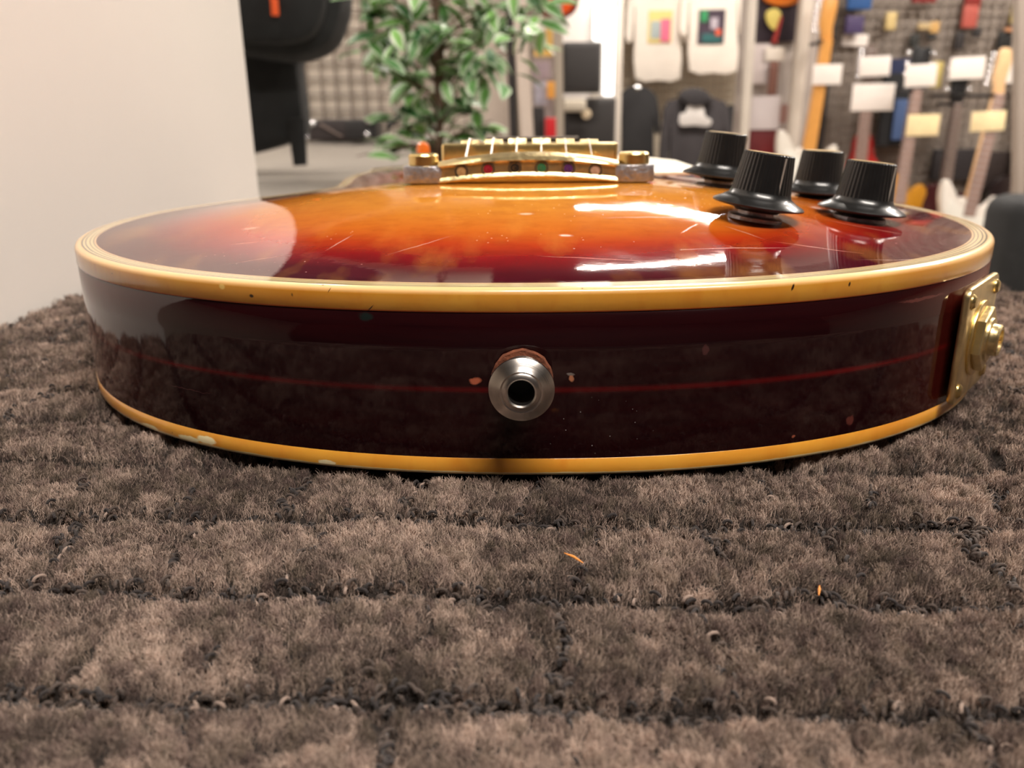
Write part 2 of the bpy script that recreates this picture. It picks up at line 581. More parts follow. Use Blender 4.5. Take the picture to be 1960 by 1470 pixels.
    q = 0.34 + 0.62 * (big - 0.5) * 2 + 0.16 * (cellv - 0.5) + 0.44 * (tv - 0.5) + 0.26 * rng.normal(size=n)
    q = np.clip(q, 0, 1)[:, None]
    colr = mid * (1 - q) + lite * q
    lowm = np.clip(0.45 - q, 0, 1) * 1.6
    colr = colr * (1 - lowm) + dark * lowm
    hue = hash2(ci, cj, 45)[:, None]
    colr = np.where(hue > 0.8, colr * 0.65 + plum * 0.35, colr); colr = np.where(hue < 0.2, colr * 0.65 + olive * 0.35, colr)
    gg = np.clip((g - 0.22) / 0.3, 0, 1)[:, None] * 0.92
    colr = colr * (1 - gg) + dark * gg  # grooves darkened: shade put into the tint, along with dark loop yarn
    loopc = ((g > 0.3) & (th > 0.86))[:, None]
    colr = np.where(loopc, np.array([0.36, 0.26, 0.21]), colr)
    # low dark yarn loops that line the grooves, a few of them pale
    nl = 60000
    lx = rng.uniform(TX0 + 0.002, TX1 - 0.002, nl); ly = rng.uniform(0.085, 0.40, nl) ** 1.0
    lg = pile(lx, ly)
    gxx, gyy = to_guitar(lx, ly)
    ok = (lg[1] > 0.33) & ~((gyy > 0.004) & (np.abs(gxx) < GW))
    lx, ly, lh = lx[ok], ly[ok], lg[0][ok] + 0.0010
    m_ = len(lx)
    la = rng.uniform(0, 2 * math.pi, m_); lr = rng.uniform(0.0006, 0.0012, m_)
    L = np.empty((m_, K, 3))
    for k in range(K):
        a_ = math.pi * k / (K - 1)
        L[:, k] = np.c_[lx + np.cos(la) * lr * math.cos(a_), ly + np.sin(la) * lr * math.cos(a_), lh - 0.0002 + 0.0008 * math.sin(a_)]
    lt = rng.random(m_)[:, None]
    lc = np.where(lt > 0.95, np.array([0.30, 0.22, 0.18]), np.where(lt > 0.45, np.array([0.075, 0.055, 0.046]), np.array([0.035, 0.028, 0.027])))
    P = np.concatenate([P, L]); colr = np.concatenate([colr, lc])
    n = n + m_
    hc = bpy.data.hair_curves.new('pile')
    hc.add_curves([K] * n)
    hc.attributes['position'].data.foreach_set('vector', P.astype(np.float32).ravel())
    ra = hc.attributes.get('radius') or hc.attributes.new('radius', 'FLOAT', 'POINT')
    prof = np.array([1, 1, 1, 0.95, 0.8, 0.45])
    rr_ = np.concatenate([rad[:, None] * prof, np.full((m_, K), 0.00034)])
    ra.data.foreach_set('value', rr_.astype(np.float32).ravel())
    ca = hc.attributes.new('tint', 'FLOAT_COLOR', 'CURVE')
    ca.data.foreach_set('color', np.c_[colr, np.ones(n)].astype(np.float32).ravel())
    m = bpy.data.materials.new('carpet_fibre'); m.use_nodes = True
    t = NT(m)
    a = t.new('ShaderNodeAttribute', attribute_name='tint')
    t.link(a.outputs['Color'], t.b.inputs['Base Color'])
    t.b.inputs['Roughness'].default_value = 0.75
    t.b.inputs['Specular IOR Level'].default_value = 0.25
    t.b.inputs['Sheen Weight'].default_value = 0.15
    hc.materials.append(m)
    o = bpy.data.objects.new('pile', hc)
    COL.objects.link(o); o.parent = carpet
    o['kind'] = 'stuff'
    print('fibres', n)
fibres()

# small orange wood splinters on the carpet
m_spl = mat('splinter', srgb(235, 150, 70), 0.6)
for (px, py, ang, L), lab in zip([(1098, 1068, 2.6, 0.0022), (1568, 1130, 1.2, 0.0013)], ['tiny curved orange fleck on the carpet in front of the strap button', 'tiny upright orange fleck on the carpet near its right front row']):
    p = at(px, py, 0.2); d = (p - Vector((0, 0, CAM_Z))); t = (CAM_Z - 0.0016) / -d.z; p = Vector((0, 0, CAM_Z)) + d * t
    b = B(); v = Vector((math.cos(ang), math.sin(ang), 0.25)); tube(b, [-v * L, Vector((0, 0, 0.0003)), v * L], [0.0001, 0.0003, 0.00008], 6)
    o = mesh_obj('orange_fleck', b, m_spl, loc=p); tag(o, lab, 'fleck')

# white side panel at the table's left
b = B(); box(b, (0, 0, 0), (0.03, 0.59, 2.4), 0.002)
pan = mesh_obj('room_divider', b, mat('panel_white', srgb(236, 229, 222), 0.42, noise=0.012, nscale=5), loc=(-0.236 - 0.016, 0.513, FLOOR + 1.2))
tag(pan, 'large plain off-white upright divider along the left edge of the table', 'divider')

# ================================================================== THE GUITAR
Z_BOT, Z_B, Z_A, Z_D = 0.0, 0.00475, 0.0430, 0.0489
guitar = empty('electric_guitar', (G_AX, G_YN, 0), (0, 0, -G_YAW), 'sunburst single-cut electric guitar with cream binding lying on its back on the carpet', 'guitar')

# --- materials
def mat_top():
    m = bpy.data.materials.new('sunburst_lacquer'); m.use_nodes = True
    t = NT(m)
    e = t.attr('edge')
    nz = t.noise(18, 4)
    e2 = t.math('ADD', e, t.math('MULTIPLY', t.math('SUBTRACT', nz, 0.5), 0.012))
    x = t.math('DIVIDE', e2, 0.11, clamp=True)
    c = t.ramp(x, [(0.0, srgb(60, 14, 28)), (0.16, srgb(80, 13, 26)), (0.28, srgb(128, 18, 22)), (0.39, srgb(168, 56, 20)), (0.52, srgb(190, 98, 28)), (0.75, srgb(202, 128, 44)), (1.0, srgb(206, 136, 52))])
    gr = t.noise(60, 6, stretch=(2.0, 3.5, 1), rough=0.65)
    g2 = t.noise(26, 5, stretch=(3.0, 1.0, 1))
    c = t.mix(t.math('MULTIPLY', t.math('SUBTRACT', gr, 0.45, clamp=True), 0.9), c, srgb(150, 50, 12), 'MULTIPLY')
    c = t.mix(t.math('MULTIPLY', t.math('SUBTRACT', g2, 0.5, clamp=True), 1.5, clamp=True), c, t.mix(0.5, c, srgb(240, 170, 70)), 'MIX')
    # scratches and dings
    S = [((0.062, 0.043, 0.052), (0.0125, 0.00018, 0.02), 0.18), ((0.085, 0.047, 0.052), (0.009, 0.00018, 0.02), -0.35), ((0.044, 0.073, 0.055), (0.014, 0.0002, 0.02), 0.1),
         ((0.050, 0.062, 0.055), (0.004, 0.00022, 0.02), 1.0), ((0.066, 0.060, 0.055), (0.006, 0.00018, 0.02), -0.9), ((-0.085, 0.056, 0.053), (0.0035, 0.0003, 0.02), 0.1),
         ((-0.055, 0.050, 0.053), (0.006, 0.00018, 0.02), 1.25), ((-0.075, 0.036, 0.053), (0.007, 0.0002, 0.02), 0.5), ((0.02, 0.030, 0.053), (0.012, 0.00015, 0.02), -0.15),
         ((0.105, 0.036, 0.053), (0.010, 0.00018, 0.02), 0.1), ((0.11, 0.08, 0.053), (0.010, 0.0002, 0.02), -0.5), ((0.0, 0.075, 0.055), (0.002, 0.001, 0.02), 0.0), ((-0.03, 0.044, 0.055), (0.009, 0.00015, 0.02), 0.8),
         ((0.012, 0.052, 0.055), (0.0016, 0.0009, 0.02), 0.0), ((0.046, 0.088, 0.055), (0.0018, 0.0010, 0.02), 0.0), ((-0.09, 0.075, 0.055), (0.0022, 0.0012, 0.02), 0.0)]
    sc = None
    for cpt, r, a in S:
        s = t.spot(cpt, r, (0, 0, a), 0.5, 0.002, 90)
        sc = s if sc is None else t.math('MAXIMUM', sc, s)
    vz = t.new('ShaderNodeTexVoronoi'); vz.inputs['Scale'].default_value = 330; t.link(t.obj, vz.inputs['Vector'])
    dust = t.math('MULTIPLY', t.math('LESS_THAN', vz.outputs['Distance'], 0.09), t.math('GREATER_THAN', t.noise(30, 2), 0.55))
    sc = t.math('MAXIMUM', sc, t.math('MULTIPLY', dust, 0.6))
    c = t.mix(t.math('MULTIPLY', sc, 0.5), c, srgb(226, 190, 170))
    t.link(c, t.b.inputs['Base Color'])
    t.b.inputs['Roughness'].default_value = 0.35
    t.b.inputs['Coat Weight'].default_value = 1.0
    t.b.inputs['Coat IOR'].default_value = 1.45
    t.b.inputs['Specular IOR Level'].default_value = 0.0
    hz = t.noise(35, 5)
    t.link(t.math('ADD', 0.035, t.math('ADD', t.math('MULTIPLY', t.math('SUBTRACT', hz, 0.55, clamp=True), 0.25), t.math('MULTIPLY', sc, 0.4))), t.b.inputs['Coat Roughness'])
    bp = t.new('ShaderNodeBump'); bp.inputs['Strength'].default_value = 0.25; bp.inputs['Distance'].default_value = 0.0004
    bh = t.math('ADD', t.math('MULTIPLY', t.noise(110, 3), 0.35), t.math('MULTIPLY', sc, -0.5))
    t.link(bh, bp.inputs['Height']); t.link(bp.outputs[0], t.b.inputs['Coat Normal'])
    return m

def mat_side():
    m = bpy.data.materials.new('burgundy_lacquer'); m.use_nodes = True
    t = NT(m)
    X, Y, Z = t.sep()
    grain = t.noise(50, 5, stretch=(1, 1, 14))
    base = t.mix(grain, srgb(20, 4, 7), srgb(36, 7, 9))
    # finish turns browner and thinner towards the flanks
    fl = t.math('MULTIPLY', t.math('SUBTRACT', Y, 0.022), 18, clamp=True)
    base = t.mix(t.math('MULTIPLY', fl, 0.8), base, t.mix(grain, srgb(84, 20, 12), srgb(112, 38, 18)))
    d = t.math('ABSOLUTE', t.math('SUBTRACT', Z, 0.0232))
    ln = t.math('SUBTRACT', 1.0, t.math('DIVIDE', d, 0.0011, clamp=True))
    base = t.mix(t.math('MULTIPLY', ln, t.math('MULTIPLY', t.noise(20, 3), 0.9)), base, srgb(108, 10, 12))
    chips = [((-0.0118, 0.0, 0.0255), (0.0015, 0.004, 0.0008), srgb(172, 92, 66)), ((0.0122, 0.0, 0.0262), (0.0006, 0.004, 0.0009), srgb(170, 110, 80)),
             ((0.0118, 0.0, 0.0272), (0.0010, 0.004, 0.0004), srgb(110, 100, 95)), ((0.0455, 0.003, 0.0325), (0.0009, 0.004, 0.0013), srgb(66, 34, 34)),
             ((0.0885, 0.018, 0.0085), (0.0011, 0.006, 0.0012), srgb(92, 44, 38)), ((0.0715, 0.0105, 0.0065), (0.0004, 0.005, 0.0004), srgb(150, 80, 60)),
             ((0.1105, 0.0265, 0.0395), (0.0095, 0.012, 0.0005), srgb(76, 38, 34)), ((-0.0385, 0.0, 0.0415), (0.0019, 0.006, 0.0012), srgb(20, 26, 24)),
             ((-0.095, 0.02, 0.0165), (0.010, 0.012, 0.00012), srgb(70, 40, 40))]
    for c, r, colr in chips:
        base = t.mix(t.spot(c, r, (0, 0, 0), 0.25, 0.0012, 500), base, colr)
    vz = t.new('ShaderNodeTexVoronoi'); vz.inputs['Scale'].default_value = 520; t.link(t.obj, vz.inputs['Vector'])
    dust = t.math('MULTIPLY', t.math('LESS_THAN', vz.outputs['Distance'], 0.075), t.spot((0.019, 0, 0.0125), (0.008, 0.01, 0.005), soft=0.9))
    base = t.mix(dust, base, srgb(205, 200, 195))
    t.link(base, t.b.inputs['Base Color'])
    t.b.inputs['Roughness'].default_value = 0.4
    t.b.inputs['Specular IOR Level'].default_value = 0.0
    t.b.inputs['Coat Weight'].default_value = 1.0
    t.b.inputs['Coat Roughness'].default_value = 0.06
    bp = t.new('ShaderNodeBump'); bp.inputs['Strength'].default_value = 0.12; bp.inputs['Distance'].default_value = 0.0004
    t.link(t.noise(90, 3), bp.inputs['Height']); t.link(bp.outputs[0], t.b.inputs['Coat Normal'])
    return m

def mat_binding(bottom=False):
    m = bpy.data.materials.new('aged_cream_binding' + ('_lower' if bottom else '')); m.use_nodes = True
    t = NT(m)
    n1 = t.noise(45, 5); n2 = t.noise(160, 4, stretch=(1, 1, 0.5))
    c = t.mix(t.ramp(n1, [(0.3, (0, 0, 0, 1)), (0.7, (1, 1, 1, 1))]), srgb(212, 138, 40), srgb(222, 160, 58))
    c = t.mix(t.math('MULTIPLY', t.math('SUBTRACT', n2, 0.55, clamp=True), 2.2), c, srgb(196, 112, 22))
    X, Y, Z = t.sep()
    if not bottom:
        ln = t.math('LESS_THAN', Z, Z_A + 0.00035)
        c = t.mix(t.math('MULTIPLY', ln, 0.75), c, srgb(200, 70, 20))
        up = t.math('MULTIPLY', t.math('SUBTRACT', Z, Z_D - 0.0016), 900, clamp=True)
        c = t.mix(up, c, srgb(244, 200, 140))  # rounded top edge paler: reflected light painted into the binding colour
    else:
        pale = t.math('LESS_THAN', Z, t.math('ADD', 0.0009, t.math('MULTIPLY', t.math('SUBTRACT', t.noise(140, 3), 0.5), 0.0009)))
        c = t.mix(t.math('MULTIPLY', pale, 0.9), c, srgb(218, 200, 150))
        for cc, r in (((-0.0893, 0.0182, 0.0022), (0.0033, 0.006, 0.0012)), ((-0.0955, 0.0222, 0.0014), (0.0042, 0.006, 0.0008)), ((-0.1115, 0.031, 0.0011), (0.004, 0.006, 0.0006)), ((-0.052, 0.0056, 0.0013), (0.0024, 0.006, 0.0007))):
            c = t.mix(t.spot(cc, r, (0, 0, 0), 0.12, 0.0012, 420), c, srgb(238, 222, 176))
    vz = t.new('ShaderNodeTexVoronoi'); vz.inputs['Scale'].default_value = 210; t.link(t.obj, vz.inputs['Vector'])
    sp_ = t.math('MULTIPLY', t.math('LESS_THAN', vz.outputs['Distance'], 0.07), t.math('GREATER_THAN', t.noise(70, 2), 0.5))
    c = t.mix(t.math('MULTIPLY', sp_, 0.7), c, srgb(112, 62, 14))
    if not bottom:
        for cc, r, a in (((-0.0372, 0.0, 0.0437), (0.0011, 0.006, 0.00016), -0.75), ((-0.0475, 0.0, 0.0478), (0.0009, 0.006, 0.00014), -1.0), ((-0.0575, 0.0, 0.0462), (0.0004, 0.008, 0.0006), 0.0), ((0.067, 0.008, 0.047), (0.0003, 0.01, 0.0008), 0.3), ((0.083, 0.015, 0.0465), (0.0003, 0.01, 0.0006), 0.2), ((-0.069, 0.009, 0.0452), (0.0006, 0.01, 0.0004), 0.2)):
            c = t.mix(t.spot(cc, r, (0, a, 0), 0.3, 0.0003, 600), c, srgb(60, 34, 14))
        c = t.mix(t.spot((-0.0775, 0.012, 0.0470), (0.0008, 0.01, 0.0007), soft=0.3), c, srgb(236, 196, 110))
    t.link(c, t.b.inputs['Base Color'])
    t.b.inputs['Roughness'].default_value = 0.32
    t.b.inputs['Subsurface Weight'].default_value = 0.12
    t.b.inputs['Subsurface Radius'].default_value = (0.002, 0.0012, 0.0005)
    t.b.inputs['Subsurface Scale'].default_value = 0.3
    t.b.inputs['Coat Weight'].default_value = 0.8
    t.b.inputs['Coat Roughness'].default_value = 0.1
    bp = t.new('ShaderNodeBump'); bp.inputs['Strength'].default_value = 0.2; bp.inputs['Distance'].default_value = 0.0003
    t.link(t.noise(260, 4), bp.inputs['Height']); t.link(bp.outputs[0], t.b.inputs['Normal'])
    return m

def mat_purfling():
    m = bpy.data.materials.new('purfling_stripes'); m.use_nodes = True
    t = NT(m)
    e = t.attr('edge')
    x = t.math('DIVIDE', e, 0.008)
    cr = srgb(222, 196, 138); dk = srgb(58, 48, 34); mdk = srgb(110, 92, 60)
    r = t.ramp(x, [(0, srgb(244, 204, 132)), (0.265, cr), (0.29, dk), (0.34, cr), (0.43, dk), (0.475, cr), (0.59, mdk), (0.63, cr), (0.73, mdk), (0.77, srgb(228, 180, 120))])
    r.node.color_ramp.interpolation = 'CONSTANT'
    t.link(r, t.b.inputs['Base Color'])
    t.b.inputs['Roughness'].default_value = 0.35
    t.b.inputs['Coat Weight'].default_value = 1; t.b.inputs['Coat Roughness'].default_value = 0.05
    return m

M_TOP, M_SIDE, M_BIND, M_BINDL, M_PURF = mat_top(), mat_side(), mat_binding(), mat_binding(True), mat_purfling()
M_GOLD = mat('worn_gold_plate', (0.80, 0.60, 0.26, 1), 0.3, 1.0, noise=0.16, nscale=160, bump=0.15)
M_GOLDP = mat('pale_gold_plate', (0.80, 0.64, 0.34, 1), 0.33, 1.0, noise=0.15, nscale=220, bump=0.2)
M_TARN = mat('tarnished_plate', (0.42, 0.40, 0.42, 1), 0.42, 0.85, noise=0.25, nscale=400, bump=0.4)
M_STEEL = mat('brushed_steel', (0.66, 0.62, 0.58, 1), 0.24, 1.0, noise=0.1, nscale=300)
M_STR = mat('nickel_string', (0.75, 0.70, 0.66, 1), 0.35, 0.9)
M_BLACKP = mat('black_knob_plastic', (0.010, 0.010, 0.010, 1), 0.30, coat=0.2, noise=0.2, nscale=200)
M_DARK = mat('dark_cavity', (0.01, 0.01, 0.01, 1), 0.8)
M_EBONY = mat('ebony', (0.02, 0.015, 0.012, 1), 0.45)
M_NECK = mat('neck_finish', srgb(92, 30, 14), 0.3, coat=1)

CARVE_S, CARVE_H, LEDGE = 0.124, 0.0130, 0.0068
def carve(d):
    s = np.clip((d - LEDGE * 0.55) / CARVE_S, 0, 1)
    s2 = s ** 0.91
    return CARVE_H * (s2 * s2 * (3 - 2 * s2))

def shell_mesh(name, rings, m, parent, closed_bottom=False, edge=None):
    """rings: list of (inset, z). closed outline strips"""
    n = len(OUT)
    co = []
    for ins, z in rings:
        q = OUT - NRM * ins
        co.append(np.c_[q, np.full(n, z)])
    allc = np.concatenate(co)
    faces = []
    for r in range(len(rings) - 1):
        for k in range(n):
            k2 = (k + 1) % n
            faces.append((r * n + k, r * n + k2, (r + 1) * n + k2, (r + 1) * n + k))
    if closed_bottom:
        faces.append(tuple(range(n))[::-1])
    me = bpy.data.meshes.new(name)
    me.from_pydata(allc.tolist(), [], faces)
    bm = bmesh.new(); bm.from_mesh(me); bmesh.ops.recalc_face_normals(bm, faces=bm.faces[:]); bm.to_mesh(me); bm.free()
    for p in me.polygons: p.use_smooth = len(p.vertices) == 4
    a = me.attributes.new('edge', 'FLOAT', 'POINT')
    a.data.foreach_set('value', np.repeat([r[0] for r in rings], n).astype(np.float32))
    me.materials.append(m)
    o = bpy.data.objects.new(name, me); COL.objects.link(o); o.parent = parent
    return o

body = shell_mesh('body', [(0.004, 0.0006), (0.00015, Z_B - 0.0006), (0.0001, Z_B), (0.00015, 0.0150), (0.00015, 0.0240), (0.00015, 0.0330), (0.00015, Z_A), (0.004, Z_A + 0.001)], M_SIDE, guitar, True)
bl = shell_mesh('binding', [(0.0035, 0.0002), (0.0008, 0.0), (0.00035, 0.0001), (0.0001, 0.0004), (0.0, 0.0009), (0.0, Z_B - 0.0001), (0.00015, Z_B), (0.003, Z_B + 0.0001)], M_BINDL, guitar)
bl['label'] = 'lower cream binding chipped and worn pale at the back edge'
bu = shell_mesh('binding', [(0.003, Z_A), (0.0001, Z_A), (0.0, Z_A + 0.00015), (0.0, Z_D - 0.0017), (0.0001, Z_D - 0.0011), (0.00042, Z_D - 0.00055), (0.00095, Z_D - 0.0002), (0.0016, Z_D), (0.0022, Z_D)], M_BIND, guitar)
bu['label'] = 'upper cream binding around the carved top'
pr = shell_mesh('purfling', [(0.0021, Z_D), (0.003, Z_D + float(carve(np.array([0.003]))[()] if 0 else 0)), (0.0045, Z_D + float(carve(np.array([0.0045]))[0])), (0.0068, Z_D + float(carve(np.array([0.0068]))[0]))], M_PURF, guitar)

def make_top():
    pts = []
    rings = [0.0067, 0.0085, 0.0105, 0.013, 0.016]
    edges = []
    n = len(OUT)
    sub = OUT; nr = NRM
    ring0 = sub - nr * rings[0]
    pts = [tuple(p) for p in ring0]
    edges = [(i, (i + 1) % n) for i in range(n)]
    for r in rings[1:]:
        q = sub[::1] - nr[::1] * r
        dd = seg_dist(q)
        q = q[(dd > r - 0.0003) & inside(q)]
        pts += [tuple(p) for p in q[::1]]
    gx, gy = np.meshgrid(np.arange(-0.162, 0.163, 0.0028), np.arange(0.002, 0.438, 0.0028))
    gx[1::2] += 0.0014
    G = np.c_[gx.ravel(), gy.ravel()]
    G = G[inside(G)]
    d = seg_dist(G)
    G = G[d > 0.0180]
    pts += [tuple(p) for p in G]
    vs, es, fs, *_ = delaunay_2d_cdt([Vector(p) for p in pts], edges, [], 1, 1e-6)
    V = np.array([(v.x, v.y) for v in vs])
    d = seg_dist(V)
    z = Z_D + carve(d)
    # smooth gradient normals
    eps = 0.0015
    def hh(Q):
        return carve(seg_dist(Q))
    gx_ = (hh(V + [eps, 0]) - hh(V - [eps, 0])) / (2 * eps)
    gy_ = (hh(V + [0, eps]) - hh(V - [0, eps])) / (2 * eps)
    N = np.c_[-gx_, -gy_, np.ones(len(V))]; N /= np.linalg.norm(N, axis=1)[:, None]
    me = bpy.data.meshes.new('carved_top')
    F = []
    for f in fs:
        a = sum(V[f[i]][0] * V[f[(i + 1) % 3]][1] - V[f[(i + 1) % 3]][0] * V[f[i]][1] for i in range(3)) if len(f) == 3 else 1
        c = V[list(f)].mean(0)
        F.append(f if a > 0 else f[::-1])
    me.from_pydata(np.c_[V, z].tolist(), [], F)
    me.update()
    for p in me.polygons: p.use_smooth = True
    a = me.attributes.new('edge', 'FLOAT', 'POINT'); a.data.foreach_set('value', d.astype(np.float32))
    me.normals_split_custom_set_from_vertices(N.tolist())
    me.materials.append(M_TOP)
    o = bpy.data.objects.new('carved_top', me); COL.objects.link(o); o.parent = guitar
    o['label'] = 'carved sunburst top, amber centre to dark burgundy rim'
make_top()

def top_z(x, y):
    return Z_D + float(carve(seg_dist(np.array([[x, y]])))[0])
def top_n(x, y, e=0.002):
    gx = (top_z(x + e, y) - top_z(x - e, y)) / (2 * e); gy = (top_z(x, y + e) - top_z(x, y - e)) / (2 * e)
    return Vector((-gx, -gy, 1)).normalized()
def frame(n, p):
    q = Vector((0, 0, 1)).rotation_difference(n)
    return Matrix.Translation(p) @ q.to_matrix().to_4x4()
def gl(px, py, Y):
    """photo pixel at distance Y, in guitar space"""
    p = at(px, py, Y)
    x, y = to_guitar(p.x, p.y)
    return Vector((x, y, p.z))

# --- strap button
bt = empty('strap_button', (0.0, -0.0002, 0.0266)); bt.parent = guitar
TR = Matrix.Rotation(math.pi / 2, 4, 'X')            # local z -> -y (towards the camera)
b = B(); lathe(b, [(0.0072, 0.0), (0.0076, 0.0004), (0.0072, 0.0011), (0.003, 0.0012)], 48, TR, flute=lambda a, i: 1 + 0.012 * math.sin(a * 9) + 0.01 * math.sin(a * 17 + 1))
o = mesh_obj('felt_washer', b, mat('brown_felt', srgb(112, 62, 40), 0.95, noise=0.4, nscale=600, bump=0.5), bt); o['label'] = 'ragged brown washer behind the button'
b = B(); lathe(b, [(0.0058, 0.001), (0.0062, 0.0016), (0.0058, 0.0028), (0.0047, 0.0042), (0.0046, 0.0062), (0.0056, 0.0075), (0.0076, 0.0083), (0.0079, 0.0087), (0.00785, 0.0093), (0.0073, 0.0098),
                   (0.0066, 0.0103), (0.0054, 0.0111), (0.0051, 0.0114), (0.0047, 0.0113), (0.0043, 0.0117), (0.0036, 0.0119), (0.0032, 0.0116), (0.00315, 0.0108), (0.0031, 0.003)], 96, TR, cap=False)
m_btn = mat('machined_steel', (0.60, 0.55, 0.51, 1), 0.27, 1.0)
t = NT(m_btn)
X, Y, Z = t.sep()
rr = t.math('SQRT', t.math('ADD', t.math('POWER', X, 2.0), t.math('POWER', Z, 2.0)))
cmb = t.new('ShaderNodeCombineXYZ'); t.link(rr, cmb.inputs[0])
nn = t.new('ShaderNodeTexNoise'); nn.inputs['Scale'].default_value = 3500; t.link(cmb.outputs[0], nn.inputs['Vector'])
bp = t.new('ShaderNodeBump'); bp.inputs['Strength'].default_value = 0.25; bp.inputs['Distance'].default_value = 0.0001
t.link(nn.outputs[0], bp.inputs['Height']); t.link(bp.outputs[0], t.b.inputs['Normal'])
mesh_obj('button_flange', b, m_btn, bt)
b = B(); lathe(b, [(0.0031, 0.0), (0.0031, 0.004), (0.0001, 0.0042)], 32, TR); mesh_obj('socket', b, M_DARK, bt)

# --- jack plate on the treble flank
pa, pb = Vector((0.1225, 0.0380)), Vector((0.1458, 0.0670))
mid = (pa + pb) / 2
tv = (pb - pa).normalized(); nv = Vector((tv.y, -tv.x))
PM = Matrix(((tv.x, 0, nv.x, 0), (tv.y, 0, nv.y, 0), (0, 1, 0, 0), (0, 0, 0, 1)))    # x along rim, y up, z outward
PM = Matrix.Translation((mid.x + nv.x * 0.0017, mid.y + nv.y * 0.0017, 0.0226)) @ PM
jp = empty('jack_plate', (0, 0, 0)); jp.parent = guitar
W2, H2 = 0.0178, 0.0174
def rrect(w, h, r, n=5):
    P = []
    for cx, cy, a0 in ((w - r, h - r, 0), (-w + r, h - r, 90), (-w + r, -h + r, 180), (w - r, -h + r, 270)):
        for k in range(n + 1):
            a = math.radians(a0 + 90 * k / n)
            P.append((cx + r * math.cos(a), cy + r * math.sin(a)))
    return P
b = B(); prism(b, rrect(W2, H2, 0.003), -0.0012, 0.0008, 0.0006, PM); mesh_obj('plate', b, M_GOLDP, jp)
b = B(); prism(b, [(0.0115 * math.cos(a), 0.0115 * math.sin(a)) for a in [math.pi / 24 * k for k in range(48)]], 0.0006, 0.0016, 0.0004, PM); mesh_obj('washer', b, M_GOLD, jp)
b = B(); prism(b, [(0.0098 * math.cos(a), 0.0098 * math.sin(a)) for a in [math.pi / 3 * k + 0.3 for k in range(6)]], 0.0014, 0.0040, 0.0005, PM); mesh_obj('hex_nut', b, M_GOLDP, jp, angle=20)
b = B(); lathe(b, [(0.0066, 0.004), (0.0064, 0.0046), (0.0050, 0.0048), (0.0048, 0.0052), (0.0048, 0.0066), (0.0044, 0.0071), (0.0033, 0.0071), (0.0032, 0.001)], 40, PM, cap=False); mesh_obj('jack_socket', b, M_GOLDP, jp)
for sx in (-1, 1):
    for sy in (-1, 1):
        b = B(); lathe(b, [(0.0023, 0.0006), (0.0022, 0.0012), (0.0015, 0.0019), (0.0002, 0.0021)], 20, PM @ Matrix.Translation((sx * 0.0140, sy * 0.0134, 0))); mesh_obj('screw', b, M_GOLD, jp)

# --- stop tailpiece
TY = 0.1365                                    # along the guitar axis
tz = top_z(0.0, TY)
tp = empty('tailpiece', (0.0, 0, 0)); tp.parent = guitar
def arc_z(x, rise, half=0.036):
    return rise * (1 - min(1, (x / half)) ** 2) if abs(x) < half else 0
b = B()
NS = 40
prof = []
secs = []
for i in range(NS + 1):
    x = -0.0345 + 0.069 * i / NS
    z0 = tz - 0.0004 + 0.0022 * (1 - (x / 0.0345) ** 2)
    zt = tz + 0.0082 + 0.0034 * (1 - (x / 0.0345) ** 2)
    c = [(-0.0052, z0 + 0.0002), (-0.0062, z0 + 0.0012), (-0.0058, z0 + 0.0022), (-0.0054, z0 + 0.0026), (-0.0053, z0 + 0.0062), (-0.0062, z0 + 0.0070), (-0.0058, zt - 0.0014), (-0.0042, zt - 0.0003), (-0.0016, zt), (0.0025, zt - 0.0003), (0.0052, zt - 0.0020), (0.0060, zt - 0.0045), (0.0052, z0 + 0.001), (0.0042, z0)]
    secs.append([b.verts.new((x, TY + y, z)) for y, z in c])
for a, c in zip(secs, secs[1:]):
    n = len(a)
    for k in range(n):
        b.faces.new((a[k], a[(k + 1) % n], c[(k + 1) % n], c[k]))
b.faces.new(secs[0]); b.faces.new(secs[-1])
mesh_obj('tail_bar', b, M_GOLDP, tp)
for s in (-1, 1):
    x0 = s * 0.0405
    b = B()
    P = spline([(x0 - s * 0.0075, -0.0052), (x0, -0.0066), (x0 + s * 0.0068, -0.0048), (x0 + s * 0.0076, 0), (x0 + s * 0.0068, 0.0048), (x0, 0.0060), (x0 - s * 0.0075, 0.0052)], 5)
    prism(b, [(x, TY + y) for x, y in P], tz + 0.0003, tz + 0.0068, 0.0006); o = mesh_obj('lug', b, M_TARN, tp); o['label'] = 'grey tarnished end lug'
    b = B(); T = Matrix.Translation((x0, TY - 0.0002, 0))
    lathe(b, [(0.0052, tz + 0.0066), (0.0058, tz + 0.0070), (0.0058, tz + 0.0104), (0.0053, tz + 0.0111), (0.0022, tz + 0.0112)], 40, T)
    mesh_obj('stud', b, M_GOLD, tp)
    b = B(); lathe(b, [(0.0062, tz - 0.0022), (0.0062, tz - 0.0006), (0.005, tz + 0.0001), (0.0038, tz + 0.0004)], 32, T); mesh_obj('bushing', b, M_GOLD, tp)
balls = [(903, 330, (0.62, 0.42, 0.20), 'brass'), (951, 328, (0.42, 0.02, 0.05), 'red'), (1002, 324, (0.035, 0.030, 0.025), 'black'), (1054, 323, (0.05, 0.24, 0.11), 'green'), (1103, 326, (0.13, 0.04, 0.22), 'purple'), (1154, 329, (0.70, 0.48, 0.36), 'bronze')]
SX = []
